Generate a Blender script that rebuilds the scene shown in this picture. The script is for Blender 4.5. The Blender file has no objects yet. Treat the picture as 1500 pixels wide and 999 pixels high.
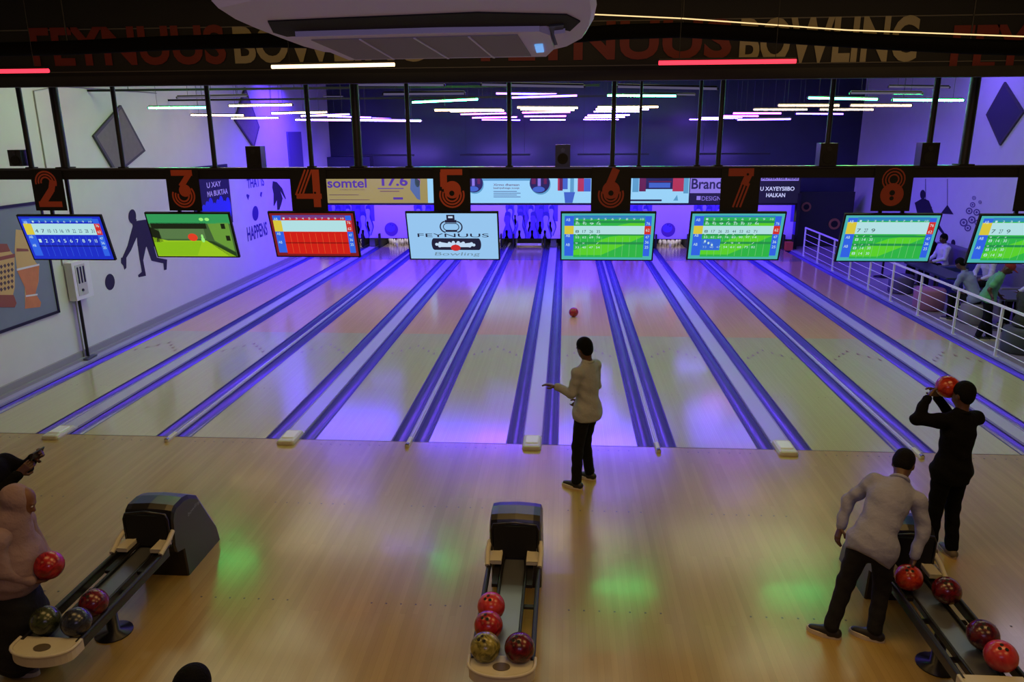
import bpy, math, random
import numpy as np
from mathutils import Vector, Matrix
random.seed(7); rng = np.random.default_rng(5)
sc = bpy.context.scene; COL = sc.collection
PI = math.pi
# ------------------------------------------------------------------ camera
FPX, CX, CY, H, PIT, YAW, ROL = 1106.57, .4055, -9.4767, 4.073, .2698, -.0705, -.0064
cp, sp, cyw, syw = math.cos(PIT), math.sin(PIT), math.cos(YAW), math.sin(YAW)
Fv = Vector((syw*cp, cyw*cp, -sp)); Rv0 = Vector((cyw, -syw, 0)); Uv0 = Rv0.cross(Fv)
Rv = Rv0*math.cos(ROL)+Uv0*math.sin(ROL); Uv = Uv0*math.cos(ROL)-Rv0*math.sin(ROL)
CAM = Vector((CX, CY, H))
def at(u, v, X=None, Y=None, Z=None):
    """measured pixel of the photograph -> the point of a known world plane it shows"""
    d = Fv+Rv*((u-750)/FPX)+Uv*((499.5-v)/FPX)
    t = (X-CX)/d.x if X is not None else (Y-CY)/d.y if Y is not None else (Z-H)/d.z
    return CAM+d*t
cam = bpy.data.cameras.new('camera'); co = bpy.data.objects.new('camera', cam); COL.objects.link(co)
cam.sensor_width = 36; cam.lens = FPX/1500*36; cam.clip_end = 100; cam.clip_start = .05
co.matrix_world = Matrix(((Rv.x, Uv.x, -Fv.x, CX), (Rv.y, Uv.y, -Fv.y, CY), (Rv.z, Uv.z, -Fv.z, H), (0, 0, 0, 1)))
sc.camera = co
vs = sc.view_settings; sc.display_settings.display_device = 'sRGB'
vs.view_transform = 'Standard'; vs.look = 'None'; vs.gamma = 1; vs.exposure = 0; vs.use_curve_mapping = False
sc.cycles.use_denoising = True; sc.cycles.sample_clamp_indirect = 4; sc.cycles.max_bounces = 6
sc.cycles.caustics_reflective = False; sc.cycles.caustics_refractive = False
# ------------------------------------------------------------------ materials
def lin(c):
    return tuple(((x/255)/12.92 if x/255 <= .04045 else ((x/255+.055)/1.055)**2.4) for x in c)
MC = {}
def mat(name, col, rough=.5, metal=0, spec=.5, emit=0, ecol=None, coat=0, noise=0, nscale=8, bump=0, alpha=1, lincol=None):
    if name in MC: return MC[name]
    m = bpy.data.materials.new(name); m.use_nodes = True; nt = m.node_tree; b = nt.nodes['Principled BSDF']
    c = lincol or lin(col)
    b.inputs['Base Color'].default_value = (*c, 1); b.inputs['Roughness'].default_value = rough
    b.inputs['Metallic'].default_value = metal; b.inputs['Specular IOR Level'].default_value = spec
    b.inputs['Coat Weight'].default_value = coat; b.inputs['Coat Roughness'].default_value = .08
    if emit:
        b.inputs['Emission Color'].default_value = (*(lin(ecol) if ecol else c), 1); b.inputs['Emission Strength'].default_value = emit
    if noise:
        tc = nt.nodes.new('ShaderNodeTexCoord'); n = nt.nodes.new('ShaderNodeTexNoise'); n.inputs['Scale'].default_value = nscale
        n.inputs['Detail'].default_value = 5; nt.links.new(tc.outputs['Object'], n.inputs['Vector'])
        mx = nt.nodes.new('ShaderNodeMix'); mx.data_type = 'RGBA'
        mx.inputs[6].default_value = (*[x*(1-noise) for x in c], 1); mx.inputs[7].default_value = (*[min(1, x*(1+noise)) for x in c], 1)
        nt.links.new(n.outputs['Fac'], mx.inputs[0]); nt.links.new(mx.outputs[2], b.inputs['Base Color'])
        if bump:
            bp = nt.nodes.new('ShaderNodeBump'); bp.inputs['Strength'].default_value = bump; bp.inputs['Distance'].default_value = .02
            nt.links.new(n.outputs['Fac'], bp.inputs['Height']); nt.links.new(bp.outputs[0], b.inputs['Normal'])
    MC[name] = m; return m
def glow(name, col, s=1.0):
    """something that gives off light itself: a screen pixel colour, a lit tube, or a panel print given a glow"""
    if name in MC: return MC[name]
    m = bpy.data.materials.new(name); m.use_nodes = True; nt = m.node_tree; b = nt.nodes['Principled BSDF']
    b.inputs['Base Color'].default_value = (.02, .02, .02, 1); b.inputs['Roughness'].default_value = .35
    b.inputs['Emission Color'].default_value = (*lin(col), 1); b.inputs['Emission Strength'].default_value = s
    MC[name] = m; return m
def wood(name, c1, c2, plank=(.9, .09), rough=.2, vary=.25, coat=0, rot=0):
    m = bpy.data.materials.new(name); m.use_nodes = True; nt = m.node_tree; b = nt.nodes['Principled BSDF']; L = nt.links
    tc = nt.nodes.new('ShaderNodeTexCoord'); mp = nt.nodes.new('ShaderNodeMapping'); L.new(tc.outputs['Object'], mp.inputs[0]); mp.inputs['Rotation'].default_value = (0, 0, rot)
    br = nt.nodes.new('ShaderNodeTexBrick'); L.new(mp.outputs[0], br.inputs['Vector']); br.inputs['Scale'].default_value = 1
    br.inputs['Brick Width'].default_value = plank[0]; br.inputs['Row Height'].default_value = plank[1]; br.inputs['Mortar Size'].default_value = .0009
    br.inputs['Mortar Smooth'].default_value = .5
    br.inputs['Color1'].default_value = (*lin(c1), 1); br.inputs['Color2'].default_value = (*lin(c2), 1); br.inputs['Mortar'].default_value = (*[x*.6 for x in lin(c1)], 1)
    mp2 = nt.nodes.new('ShaderNodeMapping'); L.new(mp.outputs[0], mp2.inputs[0]); mp2.inputs['Scale'].default_value = (.5, 9, 1)
    n = nt.nodes.new('ShaderNodeTexNoise'); L.new(mp2.outputs[0], n.inputs['Vector']); n.inputs['Scale'].default_value = 1.5; n.inputs['Detail'].default_value = 6
    mx = nt.nodes.new('ShaderNodeMix'); mx.data_type = 'RGBA'; mx.blend_type = 'MULTIPLY'; mx.inputs[0].default_value = vary
    L.new(br.outputs['Color'], mx.inputs[6]); L.new(n.outputs['Fac'], mx.inputs[7]); L.new(mx.outputs[2], b.inputs['Base Color'])
    n2 = nt.nodes.new('ShaderNodeTexNoise'); L.new(tc.outputs['Object'], n2.inputs['Vector']); n2.inputs['Scale'].default_value = 1.3; n2.inputs['Detail'].default_value = 4
    mr = nt.nodes.new('ShaderNodeMapRange'); L.new(n2.outputs['Fac'], mr.inputs[0]); mr.inputs[3].default_value = rough*.8; mr.inputs[4].default_value = rough*1.25
    L.new(mr.outputs[0], b.inputs['Roughness']); b.inputs['Coat Weight'].default_value = coat; b.inputs['Coat Roughness'].default_value = .12
    MC[name] = m; return m
black = mat('black_paint', (14, 13, 16), .45); blackm = mat('black_matt', (9, 9, 11), .8)
blackp = mat('black_plastic', (20, 19, 24), .35, noise=.2, nscale=30)
wallm = mat('white_plaster', (212, 212, 212), .85, noise=.05, nscale=3, bump=.05)
darkwall = mat('dark_blue_gloss', (38, 40, 66), .3, noise=.25, nscale=2)
ceilm = mat('black_ceiling', (12, 12, 14), .9)
steel = mat('brushed_steel', (120, 124, 132), .35, .7)
cream = mat('cream_plastic', (192, 188, 172), .4, noise=.06, nscale=12)
whitem = mat('white_paint', (225, 222, 228), .45)
approach = wood('approach_boards', (180, 153, 90), (168, 141, 82), (2.2, .055), .24, .3, .25, PI/2)
lane_head = wood('lane_heads', (190, 184, 142), (185, 179, 138), (40, .027), .16, .12, .5, PI/2)
lane_pine = wood('lane_pines', (214, 172, 128), (208, 166, 122), (40, .027), .16, .15, .5, PI/2)
lane_deck = wood('lane_deck', (150, 135, 120), (142, 128, 114), (40, .027), .2, .12, .4, PI/2)
gutm = mat('gutter_blue_violet', (76, 72, 150), .24, spec=.7, noise=.12, nscale=2)
gutm2 = mat('gutter_edge', (44, 36, 104), .35)
capm = mat('capping_lavender', (176, 172, 205), .22, spec=.6)
capst = mat('capping_ridge', (150, 146, 190), .25)
# ------------------------------------------------------------------ mesh builder
_txt = {}
def text_mesh(s, bold=0.0):
    k = (s, bold)
    if k in _txt: return _txt[k]
    c = bpy.data.curves.new('t', 'FONT'); c.body = s; c.size = 1; c.offset = bold; c.resolution_u = 4; c.align_x = 'LEFT'
    o = bpy.data.objects.new('t', c); COL.objects.link(o)
    dg = bpy.context.evaluated_depsgraph_get(); e = o.evaluated_get(dg); me = e.to_mesh()
    V = [tuple(v.co) for v in me.vertices]; P = [tuple(p.vertices) for p in me.polygons]; e.to_mesh_clear()
    bpy.data.objects.remove(o); bpy.data.curves.remove(c)
    xs = [v[0] for v in V] or [0]; ys = [v[1] for v in V] or [0]
    x0, x1, y0, y1 = min(xs), max(xs), min(ys), max(ys)
    _txt[k] = ([((v[0]-x0)/max(x1-x0, 1e-6), (v[1]-y0)/max(y1-y0, 1e-6)) for v in V], P); return _txt[k]
class MB:
    def __init__(s): s.v = []; s.f = []; s.m = []; s.ms = []; s.sm = []
    def mi(s, m):
        if m not in s.ms: s.ms.append(m)
        return s.ms.index(m)
    def add(s, V, F, m, smooth=False):
        o = len(s.v); s.v += [tuple(x) for x in V]; k = s.mi(m)
        for f in F: s.f.append(tuple(i+o for i in f)); s.m.append(k); s.sm.append(smooth)
    def box(s, c, d, m, M=None):
        V = [Vector((c[0]+i*d[0]/2, c[1]+j*d[1]/2, c[2]+k*d[2]/2)) for i in (-1, 1) for j in (-1, 1) for k in (-1, 1)]
        if M: V = [M@x for x in V]
        s.add(V, [(0, 1, 3, 2), (4, 6, 7, 5), (0, 4, 5, 1), (2, 3, 7, 6), (0, 2, 6, 4), (1, 5, 7, 3)], m)
    def bx(s, x0, x1, y0, y1, z0, z1, m): s.box(((x0+x1)/2, (y0+y1)/2, (z0+z1)/2), (x1-x0, y1-y0, z1-z0), m)
    def rbox(s, c, d, r, m, M=None, n=3):
        """box whose horizontal outline and top edge are rounded"""
        out = []
        hx, hy = d[0]/2-r, d[1]/2-r
        for q, (sx, sy) in enumerate(((1, 1), (-1, 1), (-1, -1), (1, -1))):
            for i in range(n+1):
                a = q*PI/2+i*PI/2/n; out.append((sx*hx, sy*hy, math.cos(a), math.sin(a)))
        rings = [(-d[2]/2, 1.0), (d[2]/2-r*.7, 1.0), (d[2]/2-r*.2, .75), (d[2]/2, .35)]
        V = []; F = []; N = len(out)
        for z, k in rings:
            for (x, y, ca, sa) in out: V.append(Vector((c[0]+x+ca*r*k, c[1]+y+sa*r*k, c[2]+z)))
        for q in range(len(rings)-1):
            for i in range(N): F.append((q*N+i, q*N+(i+1) % N, (q+1)*N+(i+1) % N, (q+1)*N+i))
        F.append(tuple(range(N-1, -1, -1))); F.append(tuple((len(rings)-1)*N+i for i in range(N)))
        if M: V = [M@x for x in V]
        s.add(V, F, m)
    def tube(s, pts, r, m, seg=10, cap=True):
        pts = [Vector(p) for p in pts]; R = r if isinstance(r, (list, tuple)) else [r]*len(pts); V = []; F = []
        up = Vector((0, 0, 1)); pv = None
        for i, p in enumerate(pts):
            t = (pts[min(i+1, len(pts)-1)]-pts[max(i-1, 0)]).normalized()
            a = (pv if pv is not None else (up if abs(t.z) < .95 else Vector((1, 0, 0)))); a = (a-t*a.dot(t)).normalized(); pv = a; b = t.cross(a)
            for j in range(seg):
                q = 2*PI*j/seg; V.append(p+(a*math.cos(q)+b*math.sin(q))*R[i])
        for i in range(len(pts)-1):
            for j in range(seg): F.append((i*seg+j, i*seg+(j+1) % seg, (i+1)*seg+(j+1) % seg, (i+1)*seg+j))
        s.add(V, F, m, True)
        if cap:
            n = len(pts)-1
            s.add([V[j] for j in range(seg)], [tuple(range(seg-1, -1, -1))], m); s.add([V[n*seg+j] for j in range(seg)], [tuple(range(seg))], m)
    def lathe(s, prof, m, c=(0, 0, 0), seg=20, mats=None):
        V = []; n = len(prof)
        for (r, z) in prof:
            for j in range(seg): V.append((c[0]+r*math.cos(2*PI*j/seg), c[1]+r*math.sin(2*PI*j/seg), c[2]+z))
        for i in range(n-1):
            mm = mats[i] if mats else m
            F = [(i*seg+j, i*seg+(j+1) % seg, (i+1)*seg+(j+1) % seg, (i+1)*seg+j) for j in range(seg)]
            o = len(s.v)
            if i == 0: base = o; s.v += [tuple(x) for x in V]
            k = s.mi(mm)
            for f in F: s.f.append(tuple(q+base for q in f)); s.m.append(k); s.sm.append(True)
    def sphere(s, c, r, m, seg=24, rings=14, M=None):
        rr = r if isinstance(r, (tuple, list)) else (r, r, r); V = [(0, 0, -1)]; F = []
        for i in range(1, rings):
            a = -PI/2+PI*i/rings
            for j in range(seg): V.append((math.cos(a)*math.cos(2*PI*j/seg), math.cos(a)*math.sin(2*PI*j/seg), math.sin(a)))
        V.append((0, 0, 1)); T = len(V)-1
        for j in range(seg): F.append((0, 1+(j+1) % seg, 1+j)); F.append((T, 1+(rings-2)*seg+j, 1+(rings-2)*seg+(j+1) % seg))
        for i in range(rings-2):
            for j in range(seg): a = 1+i*seg; F.append((a+j, a+(j+1) % seg, a+seg+(j+1) % seg, a+seg+j))
        V = [Vector((v[0]*rr[0], v[1]*rr[1], v[2]*rr[2])) for v in V]
        if M: V = [M@v for v in V]
        s.add([v+Vector(c) for v in V], F, m, True)
    def prism(s, poly, h, m, fr=None):
        """poly: 2-D outline; fr(x,y,z) places it; extruded h"""
        fr = fr or (lambda x, y, z: (x, y, z)); n = len(poly)
        V = [fr(x, y, 0) for x, y in poly]+[fr(x, y, h) for x, y in poly]
        F = [tuple(range(n-1, -1, -1)), tuple(range(n, 2*n))]+[(i, (i+1) % n, n+(i+1) % n, n+i) for i in range(n)]
        s.add(V, F, m)
    def build(s, name, parent=None, local=False, origin=None):
        me = bpy.data.meshes.new(name); off = Vector((0, 0, 0))
        if parent is None and not local:
            A = np.array(s.v); off = Vector(origin) if origin else Vector(((A[:, 0].min()+A[:, 0].max())/2, (A[:, 1].min()+A[:, 1].max())/2, A[:, 2].min()))
        me.from_pydata([tuple(Vector(v)-off) for v in s.v], [], s.f)
        for m in s.ms: me.materials.append(m)
        me.polygons.foreach_set('material_index', s.m); me.polygons.foreach_set('use_smooth', s.sm); me.update()
        o = bpy.data.objects.new(name, me); COL.objects.link(o); o.location = off
        if parent is not None:
            o.parent = parent
            if not local: o.matrix_parent_inverse = world(parent).inverted()
        return o
def world(o):
    M = o.matrix_basis.copy()
    while o.parent: M = o.parent.matrix_basis@o.matrix_parent_inverse@M if False else (o.parent.matrix_basis @ o.matrix_parent_inverse @ M); o = o.parent
    return M
def empty(name, loc, label=None, cat=None, group=None, rz=0):
    o = bpy.data.objects.new(name, None); COL.objects.link(o); o.location = loc; o.rotation_euler = (0, 0, rz); o.empty_display_size = .1
    return tag(o, label, cat, group)
def tag(o, label=None, cat=None, group=None, kind=None):
    if label: o['label'] = label
    if cat: o['category'] = cat
    if group: o['group'] = group
    if kind: o['kind'] = kind
    return o
def struct(name, mb, parent=None):
    o = mb.build(name, parent); 
    if parent is None: o['kind'] = 'structure'
    return o
def copy_tree(o, parent=None):
    c = o.copy(); COL.objects.link(c); c.parent = parent
    for ch in list(o.children): copy_tree(ch, c)
    return c
class Canvas:
    """flat artwork lying on a real surface: p(x,y) in metres along two directions, layers lifted off by fractions of a millimetre"""
    def __init__(s, o, ux, uy, step=.0012): s.o = Vector(o); s.ux = Vector(ux).normalized(); s.uy = Vector(uy).normalized(); s.n = s.ux.cross(s.uy); s.mb = MB(); s.L = 0; s.step = step; s.auto = 0
    def nx(s): s.L += s.auto
    def P(s, x, y): return s.o+s.ux*x+s.uy*y+s.n*(s.L*s.step)
    def up(s, k=1): s.L += k; return s
    def rect(s, x0, y0, x1, y1, m): s.mb.add([s.P(x0, y0), s.P(x1, y0), s.P(x1, y1), s.P(x0, y1)], [(0, 1, 2, 3)], m)
    def poly(s, pts, m): s.nx(); s.mb.add([s.P(*p) for p in pts], [tuple(range(len(pts)))], m)
    def ell(s, x, y, rx, ry, m, n=24): s.poly([(x+rx*math.cos(2*PI*i/n), y+ry*math.sin(2*PI*i/n)) for i in range(n)], m)
    def stroke(s, pts, w, m):
        s.nx()
        V = []; n = len(pts)
        for i, p in enumerate(pts):
            a = pts[max(i-1, 0)]; b = pts[min(i+1, n-1)]; dx, dy = b[0]-a[0], b[1]-a[1]; l = math.hypot(dx, dy) or 1
            V.append(s.P(p[0]-dy/l*w/2, p[1]+dx/l*w/2)); V.append(s.P(p[0]+dy/l*w/2, p[1]-dx/l*w/2))
        s.mb.add(V, [(2*i+1, 2*i+3, 2*i+2, 2*i) for i in range(n-1)], m)
    def arc(s, x, y, r, a0, a1, w, m, n=18): s.stroke([(x+r*math.cos(math.radians(a0+(a1-a0)*i/n)), y+r*math.sin(math.radians(a0+(a1-a0)*i/n))) for i in range(n+1)], w, m)
    def text(s, t, x0, y0, x1, y1, m, bold=0.0, skew=0):
        V, P = text_mesh(t, bold)
        s.mb.add([s.P(x0+a*(x1-x0)+skew*b*(y1-y0), y0+b*(y1-y0)) for a, b in V], P, m)
# ------------------------------------------------------------------ SDF bodies
def caps(a, b, ra, rb, k=.03, flat=None): return ('c', np.array(a, float), np.array(b, float), ra, rb, k, flat)
def ell(c, r, k=.02, M=None): return ('e', np.array(c, float), np.array(r, float), M, k)
def sdf_mesh(prims, h, wob=0.0, seed=0, cut=None):
    lo = []; hi = []
    for p in prims:
        if p[0] == 'c':
            r = max(p[3], p[4])*1.0; lo.append(np.minimum(p[1]-r, p[2]-r)); hi.append(np.maximum(p[1]+r, p[2]+r))
        else: r = max(p[2]); lo.append(p[1]-r); hi.append(p[1]+r)
    A = np.min(lo, 0)-.05-h; B = np.max(hi, 0)+.05+h; n = np.ceil((B-A)/h).astype(int)+1
    val = np.full(n, .5, np.float32); ax = [A[i]+h*np.arange(n[i]) for i in range(3)]
    for q, p in enumerate(prims):
        mg = .05 + (p[5] if p[0] == 'c' else p[4])
        i0 = np.clip(np.floor((lo[q]-mg-A)/h).astype(int), 0, n-1); i1 = np.clip(np.ceil((hi[q]+mg-A)/h).astype(int)+1, 1, n)
        G = np.stack(np.meshgrid(*[ax[i][i0[i]:i1[i]] for i in range(3)], indexing='ij'), -1)
        if p[0] == 'c':
            a, b, ra, rb, k, fl = p[1:]; pa = G-a; ba = b-a
            t = np.clip((pa@ba)/max((ba@ba), 1e-9), 0, 1); d = pa-t[..., None]*ba
            if fl is not None:
                nv = np.array(fl[0]); nv = nv/np.linalg.norm(nv); dn = d@nv; d = d+nv*(dn*(1/fl[1]-1))[..., None]
            dist = np.sqrt((d**2).sum(-1))-(ra+(rb-ra)*t)
        else:
            c, r, M, k = p[1:]; g = G-c
            if M is not None: g = g@np.array(M)
            s = np.sqrt(((g/r)**2).sum(-1)); dist = (s-1)*min(r)*np.where(s > 1, 1, 1)
        sl = tuple(slice(i0[i], i1[i]) for i in range(3)); v = val[sl]
        hh = np.clip(.5+.5*(v-dist)/k, 0, 1); val[sl] = v*(1-hh)+dist*hh-k*hh*(1-hh)
    if wob:
        G = np.stack(np.meshgrid(*ax, indexing='ij'), -1); ph = seed*1.7
        val += (wob*(np.sin(G[..., 0]*31+G[..., 2]*17+ph)*np.sin(G[..., 1]*27-G[..., 2]*23+ph*2)+.6*np.sin(G[..., 2]*48+G[..., 0]*22+ph))).astype(np.float32)
    if cut is not None:
        G = np.stack(np.meshgrid(*ax, indexing='ij'), -1); val = np.maximum(val, ((G-np.array(cut[0]))@np.array(cut[1])).astype(np.float32))
    ins = val < 0; c = [n[i]-1 for i in range(3)]
    acc = np.zeros((*c, 3)); cnt = np.zeros(c)
    cs = [(i, j, k) for i in (0, 1) for j in (0, 1) for k in (0, 1)]
    def sub(a, o): return a[o[0]:o[0]+c[0], o[1]:o[1]+c[1], o[2]:o[2]+c[2]]
    for a in cs:
        for d in range(3):
            if a[d]: continue
            b = list(a); b[d] = 1; va, vb = sub(val, a), sub(val, b); m = (va < 0) != (vb < 0)
            t = np.where(m, va/np.where(m, va-vb, 1), 0)
            for e in range(3): acc[..., e] += m*(a[e]+(t if e == d else 0))
            cnt += m
    has = cnt > 0; idx = -np.ones(c, int); I = np.argwhere(has); idx[has] = np.arange(len(I))
    V = (I+acc[has]/cnt[has][:, None])*h+A; F = []
    for d in range(3):
        u, w = (d+1) % 3, (d+2) % 3; s0 = [slice(1, c[i]) for i in range(3)]; s0[d] = slice(0, c[d])
        s1 = list(s0); s1[d] = slice(1, c[d]+1)
        a = ins[tuple(s0)]; b = ins[tuple(s1)]; base = np.array([1, 1, 1]); base[d] = 0
        for flag, rev in ((a & ~b, False), (~a & b, True)):
            J = np.argwhere(flag)+base
            if not len(J): continue
            eu = np.zeros(3, int); eu[u] = 1; ew = np.zeros(3, int); ew[w] = 1
            q = [idx[tuple((J-x).T)] for x in (eu+ew, ew, 0*eu, eu)]
            if rev: q = q[::-1]
            F.append(np.stack(q, 1))
    F = np.concatenate(F); F = F[(F >= 0).all(1)]
    return V, F
def sdf_obj(name, prims, h, m, parent, wob=0, seed=0, extra=None, cut=None):
    V, F = sdf_mesh(prims, h, wob, seed, cut); mb = MB(); mb.add(V.tolist(), F.tolist(), m, True)
    if extra:
        for (pr, hh, mm) in extra:
            V, F = sdf_mesh(pr, hh); mb.add(V.tolist(), F.tolist(), mm, True)
    return mb.build(name, parent, local=True)
def hand_prims(w, d, n, side=1, curl=.5):
    """hand from wrist w, pointing d, palm facing n; four unequal fingers and a thumb from the palm's side"""
    w = Vector(w); d = Vector(d).normalized(); n = Vector(n); n = (n-d*n.dot(d)).normalized(); s = d.cross(n)*side
    P = []
    for k in (-.026, -.009, .009, .026): P.append(caps(w+d*.0+s*k*.6, w+d*.085+s*k, .016, .0125, .012))
    for k, L in ((-.029, .062), (-.0095, .078), (.0095, .085), (.029, .074)):
        a = w+d*.085+s*k; th = curl*.7; b = a+(d*math.cos(th)+n*math.sin(th))*L*.42; th += curl*1.0
        c = b+(d*math.cos(th)+n*math.sin(th))*L*.32; th += curl*.8; e = c+(d*math.cos(th)+n*math.sin(th))*L*.26
        P += [caps(a, b, .0100, .0092, .004), caps(b, c, .0092, .0086, .004), caps(c, e, .0086, .0074, .004)]
    a = w+d*.02+s*.026; b = a+(d*.5+s*.75+n*.35).normalized()*.04; c = b+(d*.9+s*.2+n*.4*curl*2).normalized()*.032
    P += [caps(a, b, .0135, .0115, .012), caps(b, c, .0112, .009, .004)]
    return P
SKIN = mat('dark_brown_skin', (78, 50, 38), .5); SKIN2 = mat('brown_skin', (110, 72, 54), .5)
HAIR = mat('black_hair', (5, 4, 5), .8, spec=.15, noise=.5, nscale=90, bump=.4)
EYE = mat('eye_white', (190, 185, 178), .3); EYED = mat('eye_dark', (20, 14, 10), .2)
STAND = dict(pelvis=(0, 0, .96), chest=(0, 0, 1.32), neck=(0, -.01, 1.48), head=(0, .015, 1.655), shL=(-.175, 0, 1.43), shR=(.175, 0, 1.43),
             elL=(-.23, .0, 1.16), wrL=(-.24, .05, .92), elR=(.23, .0, 1.16), wrR=(.24, .05, .92),
             hipL=(-.09, 0, .93), knL=(-.10, .02, .51), anL=(-.10, 0, .085), hipR=(.09, 0, .93), knR=(.10, .02, .51), anR=(.10, 0, .085))
def person(label, loc, rz, pose, shirt, trousers, shoes, sole, skin=SKIN, hair=HAIR, look=(0, 1, 0), toeL=(0, 1, 0), toeR=(0, 1, 0), hv=.013,
           hands=None, curl=(.5, .5), palm=((1, 0, 0), (-1, 0, 0)), longhem=.06, kind='m', scale=1.0, group=None, fine=True, name='person', short=False, cap=None, skirt=False):
    J = {k: np.array(v, float) for k, v in {**STAND, **pose}.items()}
    root = empty(name, loc, label, 'person', group, rz); root.scale = (scale,)*3
    fw = np.array(look, float); fw /= np.linalg.norm(fw); upv = J['head']-J['neck']; upv /= np.linalg.norm(upv)
    fw = fw-upv*(fw@upv); fw /= np.linalg.norm(fw); rt = np.cross(fw, upv); hd = J['head']; M = np.stack([rt, fw, upv], 1)
    across = J['shR']-J['shL']; spine = J['neck']-J['pelvis']; tn = np.cross(spine, across); tn /= np.linalg.norm(tn)
    Pb = [ell(hd+upv*.015, (.076, .093, .108), .02, M), ell(hd-upv*.055+fw*.022, (.056, .066, .062), .03, M), caps(J['neck']-upv*.03, hd-upv*.06-fw*.01, .056, .05, .03),
          caps(hd+fw*.086+upv*.005, hd+fw*.104-upv*.028, .009, .015, .012), ell(hd+fw*.088-upv*.062, (.024, .012, .011), .01, M),
          ell(hd+fw*.083+upv*.026, (.045, .012, .010), .014, M), ell(hd+rt*.078-fw*.005-upv*.01, (.010, .02, .031), .008, M), ell(hd-rt*.078-fw*.005-upv*.01, (.010, .02, .031), .008, M)]
    torso = [caps(J['neck']-[0, 0, .03], J['chest'], .07, .13, .05, (tn, .72)), caps(J['chest'], J['pelvis'], .135, .125, .05, (tn, .72)), caps(J['shL'], J['shR'], .06, .06, .05)]
    arms = []
    for s in 'LR': arms += [caps(J['sh'+s], J['el'+s], .052, .038, .02), caps(J['el'+s], J['wr'+s], .038, .026, .02)]
    legs = []
    for s in 'LR': legs += [caps(J['hip'+s], J['kn'+s], .078, .052, .03), caps(J['kn'+s], J['an'+s], .05, .036, .02)]
    ex = []
    for s, sd, pn, cu in (('L', 1, palm[0], curl[0]), ('R', -1, palm[1], curl[1])):
        d = J['wr'+s]-J['el'+s]
        if hands and hands.get(s) is not None: d = np.array(hands[s], float)
        if fine: ex.append((hand_prims(J['wr'+s], d, pn, sd, cu), .0048, skin))
        else: ex.append((hand_prims(J['wr'+s], d, pn, sd, cu), .008, skin))
    body = sdf_obj('body', Pb+torso+arms+legs, hv if fine else .016, skin, root, extra=[(Pb, .0075 if fine else .011, skin)]+ex)
    for s in (-1, 1):
        mb = MB(); mb.sphere(hd+fw*.0835+rt*.031*s+upv*.008, .011, EYE, 10, 8); mb.sphere(hd+fw*.0915+rt*.031*s+upv*.008, .0055, EYED, 8, 6); mb.build('eye', body, local=True)
    if hair is not None and kind == 'm':
        sdf_obj('hair', [ell(hd+upv*.042-fw*.012, (.086, .098, .098), .02, M), ell(hd-fw*.04-upv*.005, (.074, .06, .085), .03, M)], .008 if fine else .012, hair, root, wob=.0018)
    if cap is not None:
        sdf_obj('cap', [ell(hd+upv*.06-fw*.008, (.092, .105, .085), .01, M), ell(hd+upv*.045+fw*.12, (.06, .07, .012), .02, M)], .01, cap, root)
    w = .0035
    hem = J['pelvis']+np.array([0, 0, -longhem]); sh = [caps(J['neck']-[0, 0, .02]-fw*0, J['chest'], .085, .158, .06, (tn, .74)), caps(J['chest'], J['pelvis'], .152, .156, .05, (tn, .8)),
          caps(J['pelvis'], hem, .164, .178, .05, (tn, .9)), caps(J['shL'], J['shR'], .068, .068, .08), caps(J['neck'], J['neck']+upv*.015, .066, .062, .02)]
    for s in 'LR':
        if short: mid = J['sh'+s]*.35+J['el'+s]*.65; sh += [caps(J['sh'+s], mid, .072, .068, .03)]
        else: sh += [caps(J['sh'+s], J['el'+s], .064, .055, .04), caps(J['el'+s], J['el'+s]*.06+J['wr'+s]*.94, .053, .043, .025)]
    shirt_o = sdf_obj('shirt', sh+[caps(J['hipL'], J['hipR'], .122, .122, .05)], hv, shirt, root, w*1.5, 1, None, None if skirt else (J['pelvis']-spine/np.linalg.norm(spine)*(longhem+.03), -spine/np.linalg.norm(spine)))
    cb = MB(); c0 = Vector(J['neck']+upv*.018); uu = Vector(upv); a_ = Vector(tn).normalized(); a_ = (a_-uu*a_.dot(uu)).normalized(); b_ = uu.cross(a_)
    cb.tube([c0+(a_*math.cos(2*PI*i/16)+b_*math.sin(2*PI*i/16))*.067 for i in range(17)], .015, shirt, 8, False); cb.build('collar', shirt_o, local=True)
    if not short:
        for s in 'LR':
            cb = MB(); d_ = Vector(J['wr'+s]-J['el'+s]).normalized(); w0 = Vector(J['wr'+s]); cb.tube([w0-d_*.05, w0-d_*.045, w0-d_*.005, w0], [.034, .042, .041, .034], shirt, 14); cb.build('cuff', shirt_o, local=True)
    if skirt:
        a = (J['anL']+J['anR'])/2; kk = (J['knL']+J['knR'])/2
        sdf_obj('skirt', [caps(J['pelvis']+[0, 0, .05], kk, .16, .2, .05, (tn, .85)), caps(kk, a+[0, 0, .12], .2, .25, .05, (tn, .85))], hv, trousers, root, .006, 2)
    else:
        tr = [caps(J['pelvis']-[0, 0, .01], (J['hipL']+J['hipR'])/2, .128, .138, .05, (tn, .8))]
        for s in 'LR': tr += [caps(J['hip'+s], J['kn'+s], .1, .068, .035), caps(J['kn'+s], J['an'+s]+np.array([0, 0, .01]), .068, .060, .03)]
        sdf_obj('trousers', tr, hv, trousers, root, w, 2)
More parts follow.
